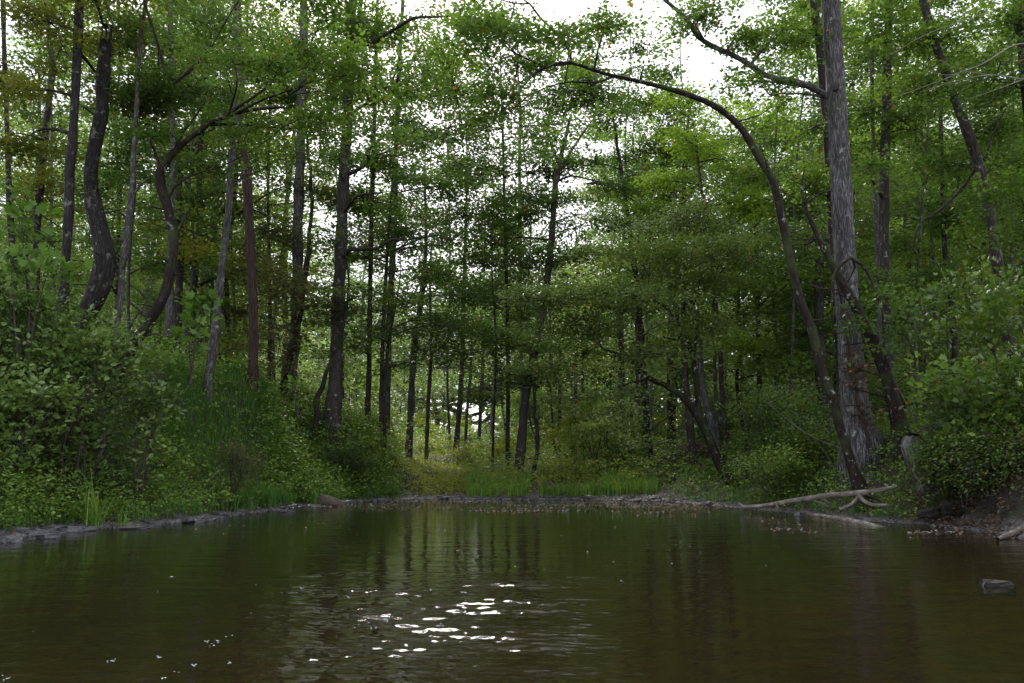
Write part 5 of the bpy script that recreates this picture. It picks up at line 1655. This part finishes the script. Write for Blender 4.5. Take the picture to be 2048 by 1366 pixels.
wood("dead_branch", "thin bare branch slanting from the slope toward the arching tree's foot", "dead branch",
     [wp([(1535, 805, 18, 1.5), (1570, 835, 17.6, 2), (1610, 865, 17.2, 2.5), (1650, 885, 16.8, 2.5), (1690, 900, 16.4, 3)]), wp([(1535, 806, 18, 1.5), (1590, 785, 18, 1.2), (1650, 770, 18, 1)]), wp([(1620, 868, 17.1, 1.5), (1650, 905, 16.9, 1.5), (1670, 940, 16.8, 1)])], 'twig_mid', segs=5, child='twig')
wood("dead_branch", "pale forked twig sticking out at the right edge above the dark hollow", "dead branch",
     [wp([(2075, 882, 12.6, 6), (2036, 876, 12.5, 4), (2010, 873, 12.4, 2)]), wp([(2036, 876, 12.5, 3), (2028, 862, 12.5, 2), (2022, 855, 12.5, 1)]), wp([(2030, 874, 12.5, 3), (2005, 858, 12.5, 2), (1985, 838, 12.5, 1)])], 'twig_pale', segs=5, child='twig')
wood("fallen_branch", "small bare branch lying left of the long limb on the far right shore", "fallen branch",
     [wp([(1520, 976, 20, 5), (1560, 967, 20.2, 6), (1600, 962, 20.4, 5)])])
wood("dead_branch", "spray of bare twigs reaching in from the upper right edge", "dead branch",
     [wp([(2090, 150, 13, 6), (2048, 158, 12.9, 4), (1980, 150, 12.8, 3), (1900, 165, 12.7, 2), (1840, 185, 12.6, 1)]), wp([(2090, 90, 13, 5), (2030, 90, 12.9, 4), (1960, 130, 12.8, 3), (1870, 165, 12.7, 2), (1790, 195, 12.6, 1)]),
      wp([(1960, 130, 12.8, 3), (1900, 150, 12.7, 2), (1850, 140, 12.7, 1)]), wp([(2048, 158, 12.9, 3), (1990, 180, 12.8, 2), (1930, 200, 12.8, 1)]), wp([(1980, 150, 12.8, 2), (1920, 140, 12.7, 2), (1880, 120, 12.7, 1)]),
      wp([(1990, 20, 13.4, 2), (1930, 40, 13.2, 2), (1850, 70, 13, 2), (1780, 110, 12.9, 1)])], 'twig_pale', segs=5, child='twig')
# rusty hollow log and the dark hollow stump
wood("rotten_log", "rust-brown rotten log lying at the water's edge where the left shore ends", "log",
     [[(*(G(612, 1010) + [0, .1, .06]), .10), (*(G(640, 1012) + [0, .1, .10]), .16), (*(G(670, 1012) + [0, 0, .06]), .14), (*(G(690, 1012) + [0, 0, -.02]), .07)]], 'rusty', rough=.3, segs=14)
for q, (px, py, a) in enumerate([(622, 1000, .36), (640, 996, .28)]):
    g = G(px, py + 8)
    stone(g[0], g[1], .14, a, a * .6, .3, .3, ["tan rough rock behind the left end of the rotten log", "small tan rock perched behind the rotten log"][q], me=slab_mesh(5 + q, 'rusty'), cat='rock', name='rock')

# weathered stump on the right bank, with overgrown top and hanging roots
base = P(1830, 965, 14.3)
root = empty("stump", base, "weathered silver-grey stump jutting from the right bank with vines over its top", "stump")
mb = MB()
tube(mb, np.array([(*P(1852, 985, 14.2), .10), (*P(1846, 962, 14.2), .13), (*P(1836, 935, 14.25), .17), (*P(1830, 905, 14.3), .20), (*P(1832, 886, 14.4), .19)]), 48, rough=.35, ridge=.045, ridge_n=18, step=.04)
mb.build("trunk", bark_mat("silver_wood", (.04, .036, .037), (.24, .23, .24), us=8, vs=1.0, bump=1), root, base)
mb = MB()
tube(mb, np.array([(*P(1835, 884, 14.3), .16), (*P(1865, 868, 14.4), .18), (*P(1890, 852, 14.6), .16), (*P(1915, 862, 14.8), .10)]), 16, rough=.4, step=.06)
mb.build("fallen_stem", M['bark_red'], root, base)
for a, b in [((1870, 950), (1892, 1015)), ((1885, 940), (1925, 1022)), ((1905, 945), (1900, 1028))]:
    mb = MB()
    p0, p1 = P(*a, 14.2), P(*b, 13.7)
    m0 = (p0 + p1) / 2 + np.array([.08, -.1, .05])
    tube(mb, np.array([(*p0, .05), (*m0, .035), (*p1, .015)]), 6, rough=.2, step=.08)
    mb.build("root", M['bark_brown'], root, base)

# dark soil overhang with roots on the right: bank face lumps
mb = MB()
for q in range(26):
    px = random.uniform(1860, 2120)
    D_ = np.interp(px, [1850, 1940, 2050, 2130], [13.9, 12.9, 12.2, 11.8]) + random.uniform(-.1, .3)
    a = P(px, random.uniform(905, 950), D_)
    b = P(px + random.uniform(-40, 40), random.uniform(965, 1040), D_ + random.uniform(-.2, .3))
    limb(mb, a, b, random.uniform(.008, .022), .003, sag=-.1)
tag(mb.build("hanging_roots", M['bark_brown']), kind='stuff', label='tangle of thin roots hanging over the dark undercut bank')
# dark post by the far trunk
wood("stump", "short black broken post left of the dark brown far-shore trunk", "stump", [wp([(1019, 955, 29, 12), (1018, 925, 29, 11), (1018, 905, 29, 12)])], 'bark_dark', rough=.2)
# debris roots near arching tree foot
for lab, l in [("gnarled bare root running from the arching tree's foot toward the water", [(1722, 975, 15.8, 16), (1735, 990, 15.6, 10), (1760, 1000, 15.5, 6)]),
               ("dark snag leaning over the shore behind the long pale limb", [(1600, 985, 18, 8), (1640, 960, 18, 7), (1690, 935, 18, 5)]),
               ("bare stick lying among the dead leaves left of the arching tree's foot", [(1660, 985, 17.4, 5), (1675, 972, 17.4, 6), (1690, 962, 17.4, 4)])]:
    wood("dead_branch", lab, "dead branch", [wp(l)], 'bark_brown', segs=7)

# overhanging greenery and dead leaves on the right bank
herb(6000, 12, 15.5, 'herb', .1, .6, .055, umin=1780, umax=2400, p=1.0, label='yellow-green weeds on the lip of the dark right bank', name='weeds', filt=lambda x, y, z, u, s: (z > .6), sd0=.3)
herb(6000, 12, 15.5, 'leaf_blue', .1, .8, .06, umin=1780, umax=2400, p=1.0, label='vines and seedlings trailing over the dark bank at the right', name='creepers', filt=lambda x, y, z, u, s: (s > .35) & (z > .8), sd0=.3)
herb(3500, 12, 15.5, 'dry', .0, .2, .05, umin=1800, umax=2400, p=1.0, label='dead leaves and rootlets on the dark undercut bank', name='leaf_litter', sd0=.1)


herb(5000, 24.5, 38, 'leaf_yellow', .0, .10, .035, umin=790, umax=960, p=1.0, label='short yellowish weeds growing on the trodden path', name='weeds', filt=lambda x, y, z, u, s: (s > .5), sd0=.5)

# overhanging soil lip of the right bank, shading the hollow under it
mb = MB()
lip = [(*P(1850, 912, 14.0), .10), (*P(1880, 925, 13.6), .17), (*P(1905, 908, 13.5), .15), (*P(1940, 915, 13.0), .24), (*P(1970, 930, 12.8), .18), (*P(2000, 905, 12.7), .24), (*P(2040, 922, 12.3), .20), (*P(2075, 900, 12.3), .28), (*P(2130, 905, 11.9), .22), (*P(2230, 880, 11.6), .25)]
tube(mb, np.array(lip), 16, rough=.9, nf=4.5, step=.06)
tag(mb.build("bank_overhang", plain_mat("dark_soil", [(0.3, (0.010, 0.008, 0.006)), (0.7, (0.035, 0.026, 0.018))], scale=4, bump=.8)), kind='structure', label='overhanging dark soil lip of the undercut right bank')
n = 1900
t = R.random(n)
lp = np.array(lip)
q = t * (len(lp) - 1)
i0 = np.floor(q).astype(int).clip(0, len(lp) - 2)
f = (q - i0)[:, None]
c = lp[i0] * (1 - f) + lp[i0 + 1] * f
pos = c[:, :3] + np.stack([R.normal(0, .12, n), R.normal(-.04, .2, n), .28 - .55 * R.random(n) ** 1.7], -1)
d = np.stack([R.normal(0, .8, n), R.normal(-.5, .7, n), R.normal(.1, .5, n)], -1)
mb = MB()
sprays(mb, pos, d, .25 + .3 * R.random(n), 9, .055, L6, tilt=.5, twig_mi=1, droop=.5)
tag(mb.build("creepers", [M['leaf'], M['twig']]), kind='stuff', label='creepers hanging over the lip of the undercut bank')
for px, py, D, a, b_, c_, lab in [(1905, 1012, 13.6, .8, .5, .26, "added dark rock standing in for shade under the overhanging right bank, nearest the stump"), (2000, 1012, 13.2, 1.1, .6, .32, "added dark rock standing in for shade at the right edge under the overhanging bank"),
                                  (1860, 1026, 13.7, .5, .4, .16, "added dark half-buried rock standing in for bank shade below the weathered stump")]:
    g = P(px, py, D)
    stone(g[0], g[1], g[2], a, b_, c_, .2, lab, me=slab_mesh(int(px), 'stone_dark'), cat='rock', name='rock')  # near-black rocks added where the bank hollow lies in shade
# taller pale-tipped weeds sprinkled over the left bank
herb(9000, 9, 26, 'leaf_bright', .35, 1.1, .042, filt=lambda x, y, z, u, s: (u < 700) & (fbm2(x, y, .7, 33) > .04), label='taller pale-tipped weeds standing out of the left bank greenery', name='weeds', nl=7)
herb(6000, 9, 17, 'dry', .2, .8, .035, filt=lambda x, y, z, u, s: (u < 520) & (s > 1.2) & (s < 3.4) & (fbm2(x, y, .8, 36) > -.02), label='reddish-brown withered stalks halfway up the left bank', name='withered_weeds', nl=7)


for px, py, D, a, b_, c_, lab in [(2060, 1000, 12.2, 1.0, .7, .5, "large added dark rock standing in for shade at the right edge above the grey log"), (2075, 1045, 11.9, .6, .4, .2, "low added dark rock standing in for shade at the right edge beside the grey log")]:
    g = P(px, py, D)
    stone(g[0], g[1] + .3, g[2] - .1, a, b_, c_, .5, lab, me=slab_mesh(int(px), 'stone_dark'), cat='rock', name='rock')  # near-black rocks added to darken the lit bank corner
